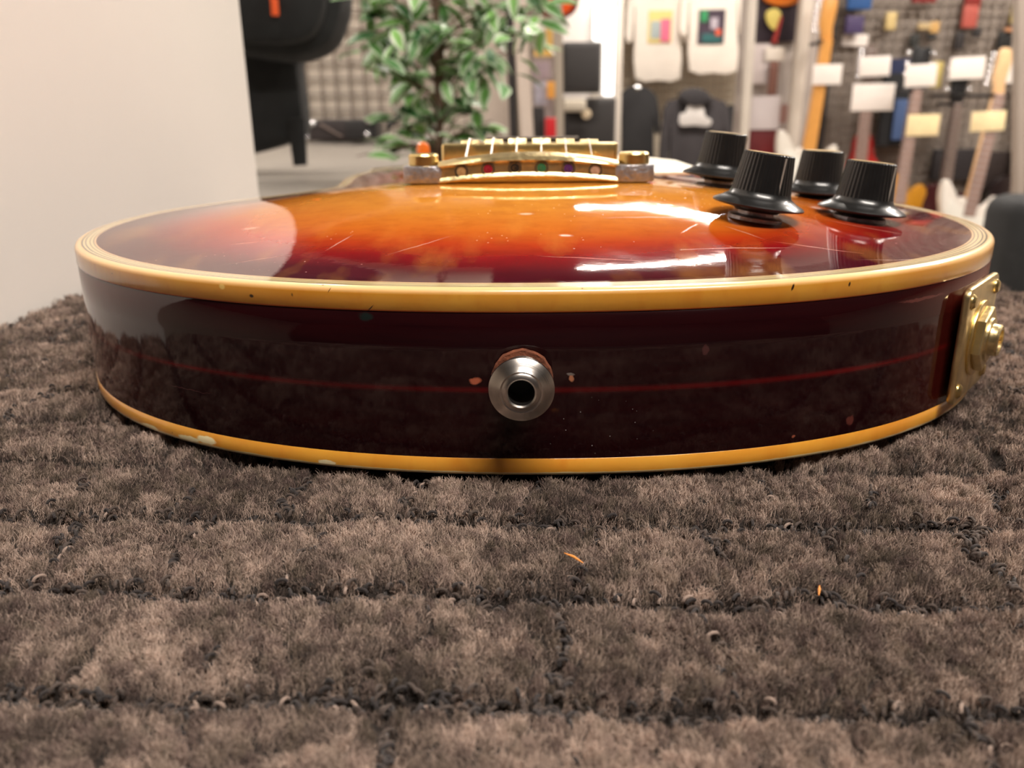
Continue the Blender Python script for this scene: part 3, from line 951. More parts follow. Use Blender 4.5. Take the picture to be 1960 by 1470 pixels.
for i, (px, py, c, nm) in enumerate(balls):
    x = (-0.0255 + 0.0102 * i)
    z0 = tz - 0.0004 + 0.0022 * (1 - (x / 0.0345) ** 2) + 0.0041
    SX.append((x, z0))
    b = B(); lathe(b, [(0.0024, -0.0001), (0.0025, 0.0003), (0.0021, 0.0003), (0.0020, -0.003)], 24, Matrix.Translation((x, TY - 0.0055, z0)) @ TR, cap=False)
    o = mesh_obj('string_hole', b, M_DARK, tp)
    b = B(); lathe(b, [(0.0021, -0.002), (0.00215, -0.0004), (0.0016, 0.0), (0.0007, 0.0), (0.0006, -0.0012)], 24, Matrix.Translation((x, TY - 0.0055, z0)) @ TR, cap=False)
    lathe(b, [(0.0006, -0.002), (0.0006, 0.0002)], 10, Matrix.Translation((x + 0.0001, TY - 0.0055, z0)) @ TR)
    o = mesh_obj('ball_end', b, mat('ball_' + nm, c + (1,), 0.35, 0.4), tp); o['label'] = nm + ' string ball end'

# --- bridge
BY = TY + 0.040
bz = top_z(0, BY) - 0.0048
br = empty('bridge', (0, 0, 0)); br.parent = guitar
b = B(); P = rrect(0.0375, 0.0062, 0.002, 4)
prism(b, [(x, BY + y) for x, y in P], bz + 0.0085, bz + 0.0178, 0.0008); mesh_obj('bridge_body', b, M_GOLD, br)
for s in (-1, 1):
    b = B(); T = Matrix.Translation((s * 0.035, BY, 0)); lathe(b, [(0.002, bz - 0.002), (0.002, bz + 0.006), (0.0055, bz + 0.0065), (0.0055, bz + 0.0085), (0.002, bz + 0.0087)], 28, T); mesh_obj('thumbwheel', b, M_GOLD, br)
SAD = []
for i in range(6):
    x = -0.0255 + 0.0102 * i
    b = B()
    zt = bz + 0.0198 - 0.0005 * abs(i - 2.5) ** 1.3 * 0.4
    poly = [(-0.0052, 0.0), (-0.0012, 0.0052), (0.0012, 0.0052), (0.0052, 0.0)]
    for (yy, z_a, z_b) in ((0, bz + 0.016, zt),):
        v = [b.verts.new((x - 0.0038, BY - 0.004, z_a)), b.verts.new((x + 0.0038, BY - 0.004, z_a)), b.verts.new((x + 0.0038, BY + 0.004, z_a)), b.verts.new((x - 0.0038, BY + 0.004, z_a)),
             b.verts.new((x - 0.0038, BY - 0.001, z_b)), b.verts.new((x + 0.0038, BY - 0.001, z_b)), b.verts.new((x + 0.0038, BY + 0.001, z_b)), b.verts.new((x - 0.0038, BY + 0.001, z_b))]
        for f in ((0, 1, 5, 4), (1, 2, 6, 5), (2, 3, 7, 6), (3, 0, 4, 7), (4, 5, 6, 7), (0, 3, 2, 1)):
            b.faces.new([v[k] for k in f])
    mesh_obj('saddle', b, M_GOLDP, br, smooth=False)
    b = B(); lathe(b, [(0.0011, -0.001), (0.0012, 0.0006), (0.0002, 0.0008)], 12, Matrix.Translation((x + 0.004, BY - 0.0062, bz + 0.0135)) @ TR); mesh_obj('saddle_screw', b, M_GOLD, br)
    SAD.append((x, zt))

# --- neck, fretboard, headstock (beyond the bridge)
NZ0 = bz + 0.0108        # fretboard surface height at the body end
NSL = math.tan(math.radians(4.2))
def nz(y): return NZ0 - (y - 0.385) * NSL
nk = empty('neck', (0, 0, 0)); nk.parent = guitar
b = B()
secs = []
for k in range(24):
    y = 0.36 + (0.832 - 0.36) * k / 23
    hw = 0.0285 - 0.0070 * k / 23
    th = 0.0215 if y > 0.445 else 0.010
    zz = nz(y) - 0.005
    secs.append([b.verts.new((hw * math.cos(a), y, zz - (th - 0.005) * max(0, math.sin(a)) ** 0.8)) for a in [math.pi * j / 12 for j in range(13)]])
for a, c in zip(secs, secs[1:]):
    for k in range(12):
        b.faces.new((a[k], a[k + 1], c[k + 1], c[k]))
    b.faces.new((a[0], c[0], c[-1], a[-1]))
b.faces.new(secs[0]); b.faces.new(secs[-1])
mesh_obj('neck_shaft', b, M_NECK, nk)
b = B()
v = []
for y in (0.345, 0.832):
    hw = 0.0285 - 0.0070 * (y - 0.36) / 0.472
    for x in (-hw, hw):
        for z in (-0.0052, 0):
            v.append(b.verts.new((x, y, nz(y) + z)))
for f in ((0, 2, 3, 1), (4, 5, 7, 6), (0, 4, 6, 2), (1, 3, 7, 5), (0, 1, 5, 4), (2, 6, 7, 3)):
    b.faces.new([v[k] for k in f])
fb = mesh_obj('fretboard', b, M_EBONY, nk, smooth=False)
SCALE = 0.6285
for k in range(1, 23):
    y = (BY + SCALE) - SCALE * (1 - 2 ** (-k / 12))
    if y < 0.35: break
    hw = 0.0285 - 0.0070 * (y - 0.36) / 0.472
    b = B(); box(b, (0, y, nz(y) + 0.0004), (hw * 2, 0.0022, 0.0012)); mesh_obj('fret', b, M_STR, fb)
HT = Matrix.Translation((0, 0.832, nz(0.832) - 0.004)) @ Matrix.Rotation(-math.radians(15), 4, 'X')
b = B(); P = spline([(-0.021, 0), (-0.034, 0.03), (-0.040, 0.09), (-0.044, 0.155), (-0.038, 0.172), (-0.018, 0.166), (0, 0.176), (0.018, 0.166), (0.038, 0.172), (0.044, 0.155), (0.040, 0.09), (0.034, 0.03), (0.021, 0)], 5)
prism(b, P, -0.012, 0.002, 0.001, HT); hs = mesh_obj('headstock', b, M_EBONY, nk)
for s in (-1, 1):
    for k in range(3):
        b = B(); T = HT @ Matrix.Translation((s * (0.026 + 0.004 * k), 0.035 + 0.045 * k, 0))
        lathe(b, [(0.003, -0.016), (0.003, 0.016), (0.0025, 0.017)], 16, T); box(b, T @ Vector((s * 0.02, 0, -0.016)), (0.016, 0.009, 0.006), 0.001); mesh_obj('tuner', b, M_GOLD, hs)

# --- strings
for i, ((x, z0), (xs, zs)) in enumerate(zip(SX, SAD)):
    r = [0.00046, 0.00038, 0.00031, 0.00027, 0.00021, 0.00017][i]
    xn = (i - 2.5) * 0.0072
    b = B()
    tube(b, [(x, TY + 0.0062, z0 + 0.0012), (x, TY + 0.008, z0 + 0.0016), (xs - 0.0002, BY - 0.001, zs + r), (xs, BY + 0.001, zs + r), (xn, 0.832, nz(0.832) + 0.0015), (xn * 1.5, 0.87, nz(0.832) - 0.005)], r, 8)
    mesh_obj('string', b, M_STR, guitar)

# --- pickups
for yy in (BY + 0.026, BY + 0.150):
    z = top_z(0, yy)
    pk = empty('pickup', (0, 0, 0)); pk.parent = guitar
    b = B(); prism(b, [(x, yy + y) for x, y in rrect(0.0445, 0.022, 0.003)], z - 0.002, z + 0.003, 0.0005); mesh_obj('pickup_ring', b, M_BLACKP, pk)
    b = B(); prism(b, [(x, yy + y) for x, y in rrect(0.0345, 0.0185, 0.003)], z, z + 0.0085, 0.001); mesh_obj('pickup_cover', b, M_GOLD, pk)
# --- pickguard: white edge beyond the right stud
pgz = at(1300, 320, 0.43).z
b = B(); P = [(0.036, 0.200), (0.074, 0.203), (0.082, 0.230), (0.080, 0.285), (0.064, 0.325), (0.048, 0.342), (0.030, 0.345), (0.030, 0.21)]
prism(b, P, pgz - 0.0012, pgz + 0.0004, 0.0003)
pg = mesh_obj('pickguard', b, mat('pickguard_plies', srgb(235, 228, 205), 0.3), guitar)
b = B(); tube(b, [(0.060, 0.24, top_z(0.072, 0.24) - 0.001), (0.060, 0.24, pgz - 0.001)], 0.002, 12); mesh_obj('bracket', b, M_GOLD, pg)

# --- toggle switch
tx, ty = -0.0695, 0.352
tzz = top_z(tx, ty) - 0.0026
tg = empty('toggle_switch', (0, 0, 0)); tg.parent = guitar
b = B(); lathe(b, [(0.013, tzz + 0.0021), (0.013, tzz + 0.0038), (0.0068, tzz + 0.0050), (0.0065, tzz + 0.0062), (0.003, tzz + 0.0064)], 32, Matrix.Translation((tx, ty, 0))); mesh_obj('collar', b, M_GOLD, tg)
b = B(); lathe(b, [(0.0022, tzz + 0.004), (0.0036, tzz + 0.0055), (0.0044, tzz + 0.010), (0.0044, tzz + 0.0145), (0.0034, tzz + 0.0172), (0.0014, tzz + 0.0184), (0.0002, tzz + 0.0186)], 24, Matrix.Translation((tx, ty, 0)))
o = mesh_obj('switch_tip', b, mat('amber_plastic', srgb(214, 110, 30), 0.3, coat=0.5), tg); o['label'] = 'orange amber switch tip'

# --- control knobs
def knob(px, Y, spin, lab, lift=0.0035, lean=8.5):
    # find the guitar-space spot under this pixel column
    p = at(px, 390, Y); x, y = to_guitar(p.x, p.y)
    z = top_z(x, y)
    n = Vector((math.tan(math.radians(lean)), 0.0, 1)).normalized()
    k = empty('control_knob', (0, 0, 0)); k.parent = guitar; k['label'] = lab
    k.matrix_local = frame(n, Vector((x, y, z))) @ Matrix.Scale(0.925, 4)
    b = B(); lathe(b, [(0.0093, -0.0006), (0.0093, 0.0006), (0.0088, 0.0010), (0.0060, 0.0012), (0.0060, lift + 0.0008)], 36); o = mesh_obj('bushing', b, M_TARN, k); o['label'] = 'tarnished metal washer'
    b = B(); lathe(b, [(0.0075, lift - 0.0010), (0.0078, lift - 0.0004), (0.0140, lift + 0.0006), (0.0155, lift + 0.0009), (0.0156, lift + 0.0014), (0.0150, lift + 0.0020), (0.0125, lift + 0.0032), (0.0107, lift + 0.0044), (0.0101, lift + 0.0058)], 72)
    mesh_obj('skirt', b, M_BLACKP, k)
    nfl = 40
    fl = lambda a, i: 1 - 0.022 * (0.5 + 0.5 * math.cos(nfl * (a + spin))) * (1 if 0 < i < 5 else 1)
    b = B(); lathe(b, [(0.0103, lift + 0.0040), (0.0101, lift + 0.0058), (0.0094, lift + 0.0115), (0.0087, lift + 0.0172), (0.0086, lift + 0.0182), (0.0082, lift + 0.0186), (0.0076, lift + 0.0184)], nfl * 8, flute=fl)
    mesh_obj('grip', b, M_BLACKP, k)
    b = B(); lathe(b, [(0.0074, lift + 0.0180), (0.0074, lift + 0.0187), (0.0002, lift + 0.0188)], 40); o = mesh_obj('cap_disc', b, mat('gold_disc', (0.75, 0.55, 0.25, 1), 0.3, 0.9), k); o['label'] = 'round gold-coloured cap insert'
    b = B(); box(b, (0.0096 * math.cos(spin - 1.25), 0.0096 * math.sin(spin - 1.25), lift + 0.0115), (0.0005, 0.0005, 0.0125), rot=None); mesh_obj('pointer_line', b, mat('pointer_grey', srgb(150, 145, 135), 0.5), k)
knob(1447, 0.272, 0.05, 'black fluted knob nearest the tail edge')
knob(1648, 0.290, 0.3, 'black fluted knob nearest the treble rim', 0.0018, 6.5)
knob(1371, 0.340, 0.6, 'black fluted knob beside the tailpiece', 0.0035, 6.0)
knob(1560, 0.352, 0.9, 'black fluted knob behind the two front ones', 0.0022, 3.0)

# ================================================================== BACKGROUND
exec_bg = True

# grey counter behind the table
CT_Z = -0.085
b = B()
ct = empty('display_counter', (0, 0, FLOOR), label='long light grey counter behind the guitar, under the plant', cat='counter')
cx0, cx1, cy0, cy1 = -2.6, at(900, 200, PART_Y).x, 1.02, PART_Y - 0.005
m_ct = mat('counter_grey', srgb(132, 125, 117), 0.45, noise=0.04, nscale=7)
box(b, ((cx0 + cx1) / 2, (cy0 + cy1) / 2, CT_Z - 0.02 - FLOOR), (cx1 - cx0, cy1 - cy0, 0.04), 0.003); mesh_obj('counter_top', b, m_ct, ct)
b = B(); box(b, ((cx0 + cx1) / 2, (cy0 + cy1) / 2 + 0.02, (CT_Z - 0.04 - FLOOR) / 2), (cx1 - cx0 - 0.08, cy1 - cy0 - 0.08, CT_Z - 0.04 - FLOOR)); mesh_obj('cabinet', b, mat('counter_body', srgb(150, 142, 134), 0.5), ct)

# wire grids
m_wire = mat('grid_wire', srgb(118, 106, 96), 0.5, 0.2)
def wire_grid(name, x0, x1, z0, z1, Y, sx, sz, r, m, label):
    b = B()
    n = int((x1 - x0) / sx)
    for k in range(n + 1):
        x = x0 + (x1 - x0) * k / n
        tube(b, [(x, Y, z0), (x, Y, z1)], r, 6, cap=False)
    n = int((z1 - z0) / sz)
    for k in range(n + 1):
        z = z0 + (z1 - z0) * k / n
        tube(b, [(x0, Y, z), (x1, Y, z)], r, 6, cap=False)
    o = mesh_obj(name, b, m)
    return tag(o, label, 'wire grid')
wire_grid('wire_grid_panel', -2.6, at(918, 200, PART_Y).x, CT_Z + 0.005, 1.1, PART_Y - 0.02, 0.075, 0.075, 0.0048, m_wire, 'dark wire grid on the pale wall behind the plant')
m_wire2 = mat('grid_wire_grey', srgb(132, 120, 110), 0.6, 0.0)
wire_grid('wire_grid_panel', gx0 + 0.01, 4.2, -0.8, 1.3, GW_Y - 0.01, 0.05, 0.05, 0.0055, m_wire2, 'grey wire grid behind the row of hanging guitars')
m_wire3 = mat('grid_wire_beige', srgb(178, 166, 148), 0.5, 0.2)
bx0, bx1 = at(1190, 100, 6.5).x, at(1440, 100, 6.5).x
wire_grid('wire_grid_panel', bx0, bx1, -0.8, 1.3, 6.5, 0.05, 0.05, 0.006, m_wire3, 'beige wire grid behind the hanging t-shirts')

# --- potted artificial ficus
PL = at(848, 330, 2.0)
pl = empty('potted_ficus', (PL.x, PL.y, CT_Z + 0.0005), label='variegated artificial ficus tree with green and white leaves in a low pot', cat='plant')
m_bark = mat('bark', srgb(104, 82, 66), 0.8, noise=0.35, nscale=60, bump=0.6)
b = B(); lathe(b, [(0.085, 0.0), (0.100, 0.018), (0.106, 0.030), (0.108, 0.034), (0.101, 0.034), (0.098, 0.024)], 40, Matrix.Translation((-0.06, 0, 0)), cap=False)
b.faces.new([v for v in b.verts][:40][::-1]); mesh_obj('pot', b, mat('cream_pot', srgb(222, 196, 140), 0.5), pl)
b = B(); lathe(b, [(0.098, 0.020), (0.098, 0.028), (0.001, 0.036)], 32, Matrix.Translation((-0.06, 0, 0))); mesh_obj('soil', b, mat('soil', srgb(70, 50, 40), 0.95, noise=0.4, nscale=90, bump=0.8), pl)
tr = []
for s in range(2):
    pts = []
    for k in range(30):
        z = 0.034 + k * 0.031
        a = z * 13 + s * math.pi
        pts.append((-0.012 + 0.012 * math.sin(z * 6) + 0.005 * math.cos(a) * (1 + z), 0.006 * math.sin(a), z))
    tr.append(pts)
    b = B(); tube(b, pts, [0.0075 - 0.004 * k / 30 for k in range(30)], 8); mesh_obj('trunk', b, m_bark, pl)
# leaves: one variegated leaf blade, repeated
m_leafg = bpy.data.materials.new('variegated_leaf'); m_leafg.use_nodes = True
t = NT(m_leafg)
uvx = t.attr('mid'); lf = t.attr('shade')
nzv = t.noise(70, 3)
edge = t.math('ADD', uvx, t.math('MULTIPLY', t.math('SUBTRACT', nzv, 0.5), 0.5))
green = t.mix(lf, srgb(44, 100, 46), srgb(140, 196, 100))
c = t.ramp(edge, [(0.45, (0, 0, 0, 1)), (0.62, (1, 1, 1, 1))])
cream = t.mix(lf, srgb(160, 180, 146), srgb(226, 232, 212))
c = t.mix(c, green, cream)
t.link(c, t.b.inputs['Base Color']); t.b.inputs['Roughness'].default_value = 0.4
t.b.inputs['Subsurface Weight'].default_value = 0.0
rl = random.Random(11)
def leaf_bm(bm, p, d, upv, L, W, shade, la, lb):
    d = d.normalized(); side = d.cross(upv).normalized(); nn_ = side.cross(d).normalized()
    N = 6
    rows = []
    for i in range(N + 1):
        t_ = i / N
        w = W * math.sin(math.pi * min(1, t_ * 0.94 + 0.03)) ** 0.8 * (1 - 0.25 * t_)
        c_ = p + d * (L * t_) - nn_ * (L * 0.25 * t_ * t_)
        row = []
        for j in (-1, -0.5, 0, 0.5, 1):
            v = bm.verts.new(c_ + side * (w * j) + nn_ * (abs(j) * w * 0.3))
            v[la] = abs(j) * (0.75 + 0.3 * t_); v[lb] = shade
            row.append(v)
        rows.append(row)
    for a, c_ in zip(rows, rows[1:]):
        for j in range(4):
            bm.faces.new((a[j], a[j + 1], c_[j + 1], c_[j]))
clusters = []
def px_cluster(px, py, n, spread=0.03, Yd=0.0):
    p = at(px, py, 2.0 + Yd)
    c_ = p - Vector((PL.x, PL.y, CT_Z)); c_.z = max(c_.z, 0.075); clusters.append((c_, n, spread))
for px, py, n in [(690, 20, 7), (700, 60, 6), (740, 10, 8), (790, 20, 8), (840, 0, 6), (890, 15, 8), (940, 10, 8), (985, 20, 8), (1030, 15, 7), (730, 70, 8), (775, 75, 9), (820, 60, 8), (870, 60, 8), (920, 60, 9), (965, 60, 9), (1010, 60, 7),
                  (735, 110, 8), (780, 120, 10), (815, 95, 8), (865, 105, 9), (900, 120, 10), (940, 120, 7), (760, 150, 5), (800, 160, 6), (850, 140, 4), (880, 145, 7), (930, 155, 5), (985, 100, 5),
                  (790, 205, 6), (815, 190, 5), (905, 215, 7), (880, 200, 5), (760, 240, 6), (800, 245, 8), (825, 235, 7), (930, 235, 4), (770, 300, 7), (740, 310, 5), (800, 310, 6), (830, 285, 5), (900, 250, 5), (690, 130, 3), (870, 300, 5), (705, 315, 3),
                  (700, -40, 8), (780, -50, 9), (860, -50, 9), (940, -50, 9), (1010, -45, 8), (820, -120, 9), (900, -120, 9), (740, -110, 8), (980, -110, 8)]:
    px_cluster(px, py, n, 0.036, rl.uniform(-0.09, 0.09))
nleaf = 0
bw = B()
all_leaves = B(); la_ = all_leaves.verts.layers.float.new('mid'); lb_ = all_leaves.verts.layers.float.new('shade')
for c0, n, spread in clusters:
    # twig from the trunk
    zt_ = max(0.1, min(0.85, c0.z - 0.03))
    k = int((zt_ - 0.055) / 0.03)
    k = max(0, min(29, k))
    root = Vector(tr[0][k])
    midp = (root + c0) / 2 + Vector((0, 0, 0.02))
    tube(bw, [root, midp, c0, c0 + (c0 - midp) * 0.3], [0.003, 0.0022, 0.0014, 0.0008], 6)
    tint = rl.random()
    for i in range(n):
        a = rl.uniform(0, 2 * math.pi)
        dd = Vector((math.cos(a), math.sin(a) * 0.8, rl.uniform(-1.1, 0.25) if c0.z > 0.14 else rl.uniform(-0.1, 0.5)))
        p = c0 + Vector((rl.gauss(0, spread * 0.55), rl.gauss(0, spread * 0.6), rl.gauss(0, spread * 0.5)))
        p.z = max(p.z, 0.05)
        leaf_bm(all_leaves, p, dd, Vector((rl.uniform(-0.6, 0.6), rl.uniform(-1.0, 0.2), 1)).normalized(), rl.uniform(0.052, 0.074), rl.uniform(0.015, 0.021), min(1, max(0, rl.gauss(0.45, 0.28))), la_, lb_)
        nleaf += 1
mesh_obj('branch', bw, m_bark, pl)
o = mesh_obj('foliage', all_leaves, m_leafg, pl, angle=180); o['label'] = 'mass of green leaves with cream-white margins'

# --- black gig bags hanging at the left
m_nylon = mat('black_nylon', srgb(24, 25, 26), 0.75, noise=0.3, nscale=30, bump=0.2)
m_orange = mat('orange_trim', srgb(235, 92, 30), 0.6)
def px_poly(pts, Y):
    """photo outline -> x,z polygon on the plane at distance Y"""
    out = []
    for px, py in pts:
        p = at(px, py, Y); out.append((p.x, p.z))
    return out
XZ = Matrix(((1, 0, 0, 0), (0, 0, -1, 0), (0, 1, 0, 0), (0, 0, 0, 1)))      # prism xy -> xz, z -> -y
def slab(name, pts, Y, thick, m, parent=None, bev=0.004, sm=0, world=True):
    poly = px_poly(pts, Y)
    if sm: poly = spline(poly, sm)
    b = B(); prism(b, poly, -thick / 2, thick / 2, min(bev, thick * 0.45), Matrix.Translation((0, Y, 0)) @ XZ)
    return mesh_obj(name, b, m, parent)
YB = 2.32
gb = empty('gig_bag', (0, 0, 0), label='large black padded guitar bag with rounded end and orange zip pull beside the white divider', cat='gig bag')
slab('bag_body', [(380, -400), (640, -400), (668, -150), (672, 0), (664, 50), (645, 90), (610, 112), (560, 120), (480, 110), (400, 90), (370, 0)], YB, 0.14, m_nylon, gb, 0.05, 4)
slab('bag_pocket', [(400, -250), (600, -250), (625, -60), (620, 30), (590, 75), (520, 85), (430, 70), (395, 0)], YB - 0.09, 0.05, m_nylon, gb, 0.015, 4)
b = B(); p0, p1 = at(517, -25, YB - 0.13), at(527, 30, YB - 0.13); tube(b, [p0, (p0 + p1) / 2 + Vector((0.004, 0, 0)), p1], 0.009, 10); o = mesh_obj('zip_pull', b, m_orange, gb); o['label'] = 'orange zip pull'
YB2 = 2.46
g2 = empty('gig_bag', (0, 0, 0), label='narrow black soft bag with a dangling strap below the large gig bag', cat='gig bag')
slab('bag_body', [(400, 60), (572, 70), (578, 130), (590, 235), (582, 262), (540, 280), (480, 296), (400, 310)], YB2, 0.10, m_nylon, g2, 0.02, 3)
b = B(); P = [at(566, 225, YB2 - 0.07), at(568, 262, YB2 - 0.072), at(572, 318, YB2 - 0.07)]; 
slab('strap', [(549, 225), (584, 225), (588, 316), (562, 318)], YB2 - 0.075, 0.012, m_nylon, g2, 0.003)
b.free()

# dark gear and knobs in front of the grid wall
m_gear = mat('dark_gear', srgb(44, 36, 36), 0.5)
m_chr = mat('chrome_bright', (0.8, 0.8, 0.8, 1), 0.25, 0.9)
def px_box(name, x0, y0, x1, y1, Y, depth, m, label=None, cat=None, parent=None, bev=0.004, group=None):
    a, c = at(x0, y0, Y), at(x1, y1, Y)
    a2 = at((x0 + x1) / 2, y0, Y); c2 = at((x0 + x1) / 2, y1, Y)
    cx, cz = (a.x + c.x) / 2, (a2.z + c2.z) / 2
    w, h = abs(c.x - a.x), abs(a2.z - c2.z)
    b = B(); box(b, (0, 0, 0), (w, depth, h), min(bev, w * 0.2, h * 0.2, depth * 0.3))
    o = mesh_obj(name, b, m, parent, loc=(cx, Y + depth / 2, cz))
    if label: tag(o, label, cat, group)
    return o
YG = 4.45
gear = empty('equipment_case', (0, 0, 0), label='low black equipment case with metal corners on the grey counter by the wall', cat='case')
px_box('case_body', 588, 229, 700, 268, YG, 0.25, m_gear, parent=gear)
for px, py in ((598, 236), (586, 262)):
    p = at(px, py, YG); b = B(); bmesh.ops.create_uvsphere(b, u_segments=16, v_segments=10, radius=0.019); mesh_obj('corner_cap', b, m_chr, gear, loc=p)
b = B(); tube(b, [at(612, 238, YG - 0.01), at(655, 262, YG - 0.01)], 0.006, 8); mesh_obj('brace', b, mat('brace_brown', srgb(96, 80, 72), 0.5), gear)
gear2 = empty('equipment_case', (0, 0, 0), label='second black case with round silver knob left of the ficus pot', cat='case')
px_box('case_body', 660, 230, 722, 266, YG - 0.24, 0.2, mat('dark_gear_black', srgb(28, 25, 26), 0.5), parent=gear2)
for px, py, r in ((706, 229, 0.022), (703, 257, 0.014)):
    p = at(px, py, YG - 0.25); b = B(); bmesh.ops.create_uvsphere(b, u_segments=16, v_segments=10, radius=r); mesh_obj('knob', b, m_chr, gear2, loc=p)
b = B()
pts = [at(x, y, YG - 0.25) for x, y in ((735, 268), (745, 240), (765, 222), (785, 214), (800, 224), (815, 240), (840, 250))]
tube(b, pts, 0.015, 8)
o = mesh_obj('cable', b, mat('black_cable', srgb(22, 22, 22), 0.5)); tag(o, 'black looped cable behind the lower ficus leaves', 'cable')

# --- posts and papers between plant and t-shirts
m_white = mat('post_white', srgb(206, 196, 184), 0.5)
m_blackpost = mat('post_black', srgb(38, 34, 34), 0.5)
def post(x_top, x_bot, Y, w_px, m, label, name='rack_post', cat='post'):
    z1, z0 = 0.95, -0.84
    pt, pb_ = at(x_top, 0, Y), at(x_bot, 260, Y)
    w = w_px / F_PX * (Y * 1.0)
    k = (pt.x - pb_.x) / (pt.z - pb_.z)
    b = B()
    v = [b.verts.new((pb_.x + k * (z - pb_.z) + sx * w / 2, Y + sy * w / 2, z)) for z in (z0, z1) for sx, sy in ((-1, -1), (1, -1), (1, 1), (-1, 1))]
    for f in ((0, 1, 2, 3), (7, 6, 5, 4), (0, 4, 5, 1), (1, 5, 6, 2), (2, 6, 7, 3), (3, 7, 4, 0)):
        b.faces.new([v[i] for i in f])
    bmesh.ops.bevel(b, geom=b.edges[:], offset=w * 0.08, segments=2, affect='EDGES')
    o = mesh_obj(name, b, m); tag(o, label, cat); return o
YM = 4.0
px_box('wall_board', 905, -200, 980, 330, 4.3, 0.03, mat('board_beige', srgb(186, 172, 160), 0.6), 'tall pale board partly hidden behind the ficus leaves', 'board')
post(975, 984, 4.0, 15, m_blackpost, 'black upright post just right of the ficus')
post(994, 1009, 3.85, 24, mat('post_cream', srgb(205, 190, 178), 0.5), 'wide cream post between the ficus and the notices')
post(1068, 1072, 3.7, 14, mat('post_grey', srgb(160, 148, 134), 0.4), 'slim grey pole in front of the black cabinets')
px_box('notice_board', 1016, -60, 1060, 262, 4.2, 0.02, mat('notice_grey', srgb(150, 138, 134), 0.7, noise=0.35, nscale=14), 'narrow patchy grey notice board beside the slim pole', 'notice board')
px_box('yellow_sign', 1022, 38, 1058, 108, 4.15, 0.006, mat('sign_yellow', srgb(232, 190, 104), 0.6, noise=0.05), 'yellow sign beside the slim pole at the top', 'sign')
px_box('paper_notice', 1018, 44, 1044, 92, 4.14, 0.003, mat('paper_white', srgb(228, 222, 210), 0.7), 'white paper on the yellow sign', 'paper')
px_box('paper_notice', 1022, 118, 1052, 150, 4.15, 0.004, mat('paper_lilac', srgb(158, 140, 146), 0.7, noise=0.2, nscale=30), 'grey-lilac printed notice under the yellow sign', 'paper')
px_box('paper_notice', 1024, 156, 1048, 200, 4.15, 0.004, mat('paper_blue', srgb(170, 166, 178), 0.7, noise=0.2, nscale=30), 'pale blue-grey printed notice above the red box', 'paper')
px_box('orange_card', 1047, 156, 1062, 188, 4.13, 0.004, mat('card_orange', srgb(222, 158, 70), 0.6), 'small orange card beside the slim pole', 'card')
px_box('red_box', 1044, 226, 1066, 300, 4.05, 0.05, mat('box_red', srgb(190, 14, 26), 0.5), 'small bright red box just behind the bridge', 'box')
px_box('black_bin', 1016, 205, 1042, 320, 4.08, 0.06, m_blackpost, 'dark upright holder left of the red box', 'holder')
# guitar bottom hanging at top centre
ob = empty('electric_guitar', (0, 0, 0), label='lower end of an orange sunburst guitar body hanging above the white cabinet', cat='guitar')
slab('body', [(1050, -130), (1100, -120), (1112, -50), (1106, 10), (1092, 30), (1070, 36), (1040, 30), (1020, -20), (1024, -90)], 3.9, 0.045, mat('orange_dark_rim', srgb(120, 34, 20), 0.3, coat=1), ob, 0.008, 4)
slab('burst_top', [(1052, -120), (1092, -110), (1102, -50), (1096, 8), (1084, 24), (1066, 28), (1046, 20), (1030, -20), (1034, -80)], 3.872, 0.012, mat('orange_burst', srgb(226, 84, 22), 0.3, coat=1), ob, 0.003, 4)

# white display cabinet with vertical light, black amps in front
YC = 5.6
px_box('white_cabinet', 1076, -300, 1174, 420, YC, 0.4, mat('cabinet_white', srgb(222, 214, 208), 0.5), 'tall white cabinet behind the black amplifiers', 'cabinet')
lt = empty('strip_light', (0, 0, 0), label='bright vertical white strip light on the white cabinet', cat='light')
m_strip = mat('strip_glow', (1, 1, 1, 1), 0.4, emit=((1, 0.98, 0.95, 1), 2.2))
px_box('light_strip', 1158, 14, 1182, 184, YC - 0.07, 0.05, m_strip, parent=lt, bev=0.02)
px_box('light_strip', 1137, 14, 1156, 78, YC - 0.07, 0.05, m_strip, parent=lt, bev=0.02)
px_box('housing', 1134, 8, 1188, 188, YC - 0.02, 0.015, m_white, parent=lt)
post(1186, 1180, 5.3, 13, m_white, 'slim white post left of the black t-shirt')
m_tolex = mat('black_tolex', srgb(48, 45, 44), 0.7, noise=0.15, nscale=80, bump=0.3)
def amp(x0, y0, x1, y1, Y, label):
    a = empty('amplifier', (0, 0, 0), label=label, cat='amplifier')
    px_box('cabinet', x0, y0, x1, y1, Y, 0.22, m_tolex, parent=a, bev=0.012)
    px_box('grille', x0 + 5, y0 + 8, x1 - 5, y1 - 8, Y - 0.006, 0.012, mat('grille_cloth', srgb(42, 39, 38), 0.9, noise=0.2, nscale=150), parent=a)
    return a
amp(1078, 80, 1150, 178, 5.0, 'upper black square amplifier in front of the white cabinet')
a = amp(1078, 188, 1176, 330, 5.05, 'lower wide black amplifier with a round pale badge')
p = at(1122, 218, 5.02); b = B(); lathe(b, [(0.028, 0), (0.028, 0.008), (0.02, 0.01)], 24, Matrix.Translation(p) @ TR); mesh_obj('badge', b, mat('badge_beige', srgb(196, 178, 150), 0.5), a)
px_box('folded_cloth', 1078, 190, 1122, 214, 4.96, 0.05, mat('cloth_beige', srgb(178, 168, 152), 0.8), 'pale folded cloth lying on the lower amplifier front', 'cloth', bev=0.02)

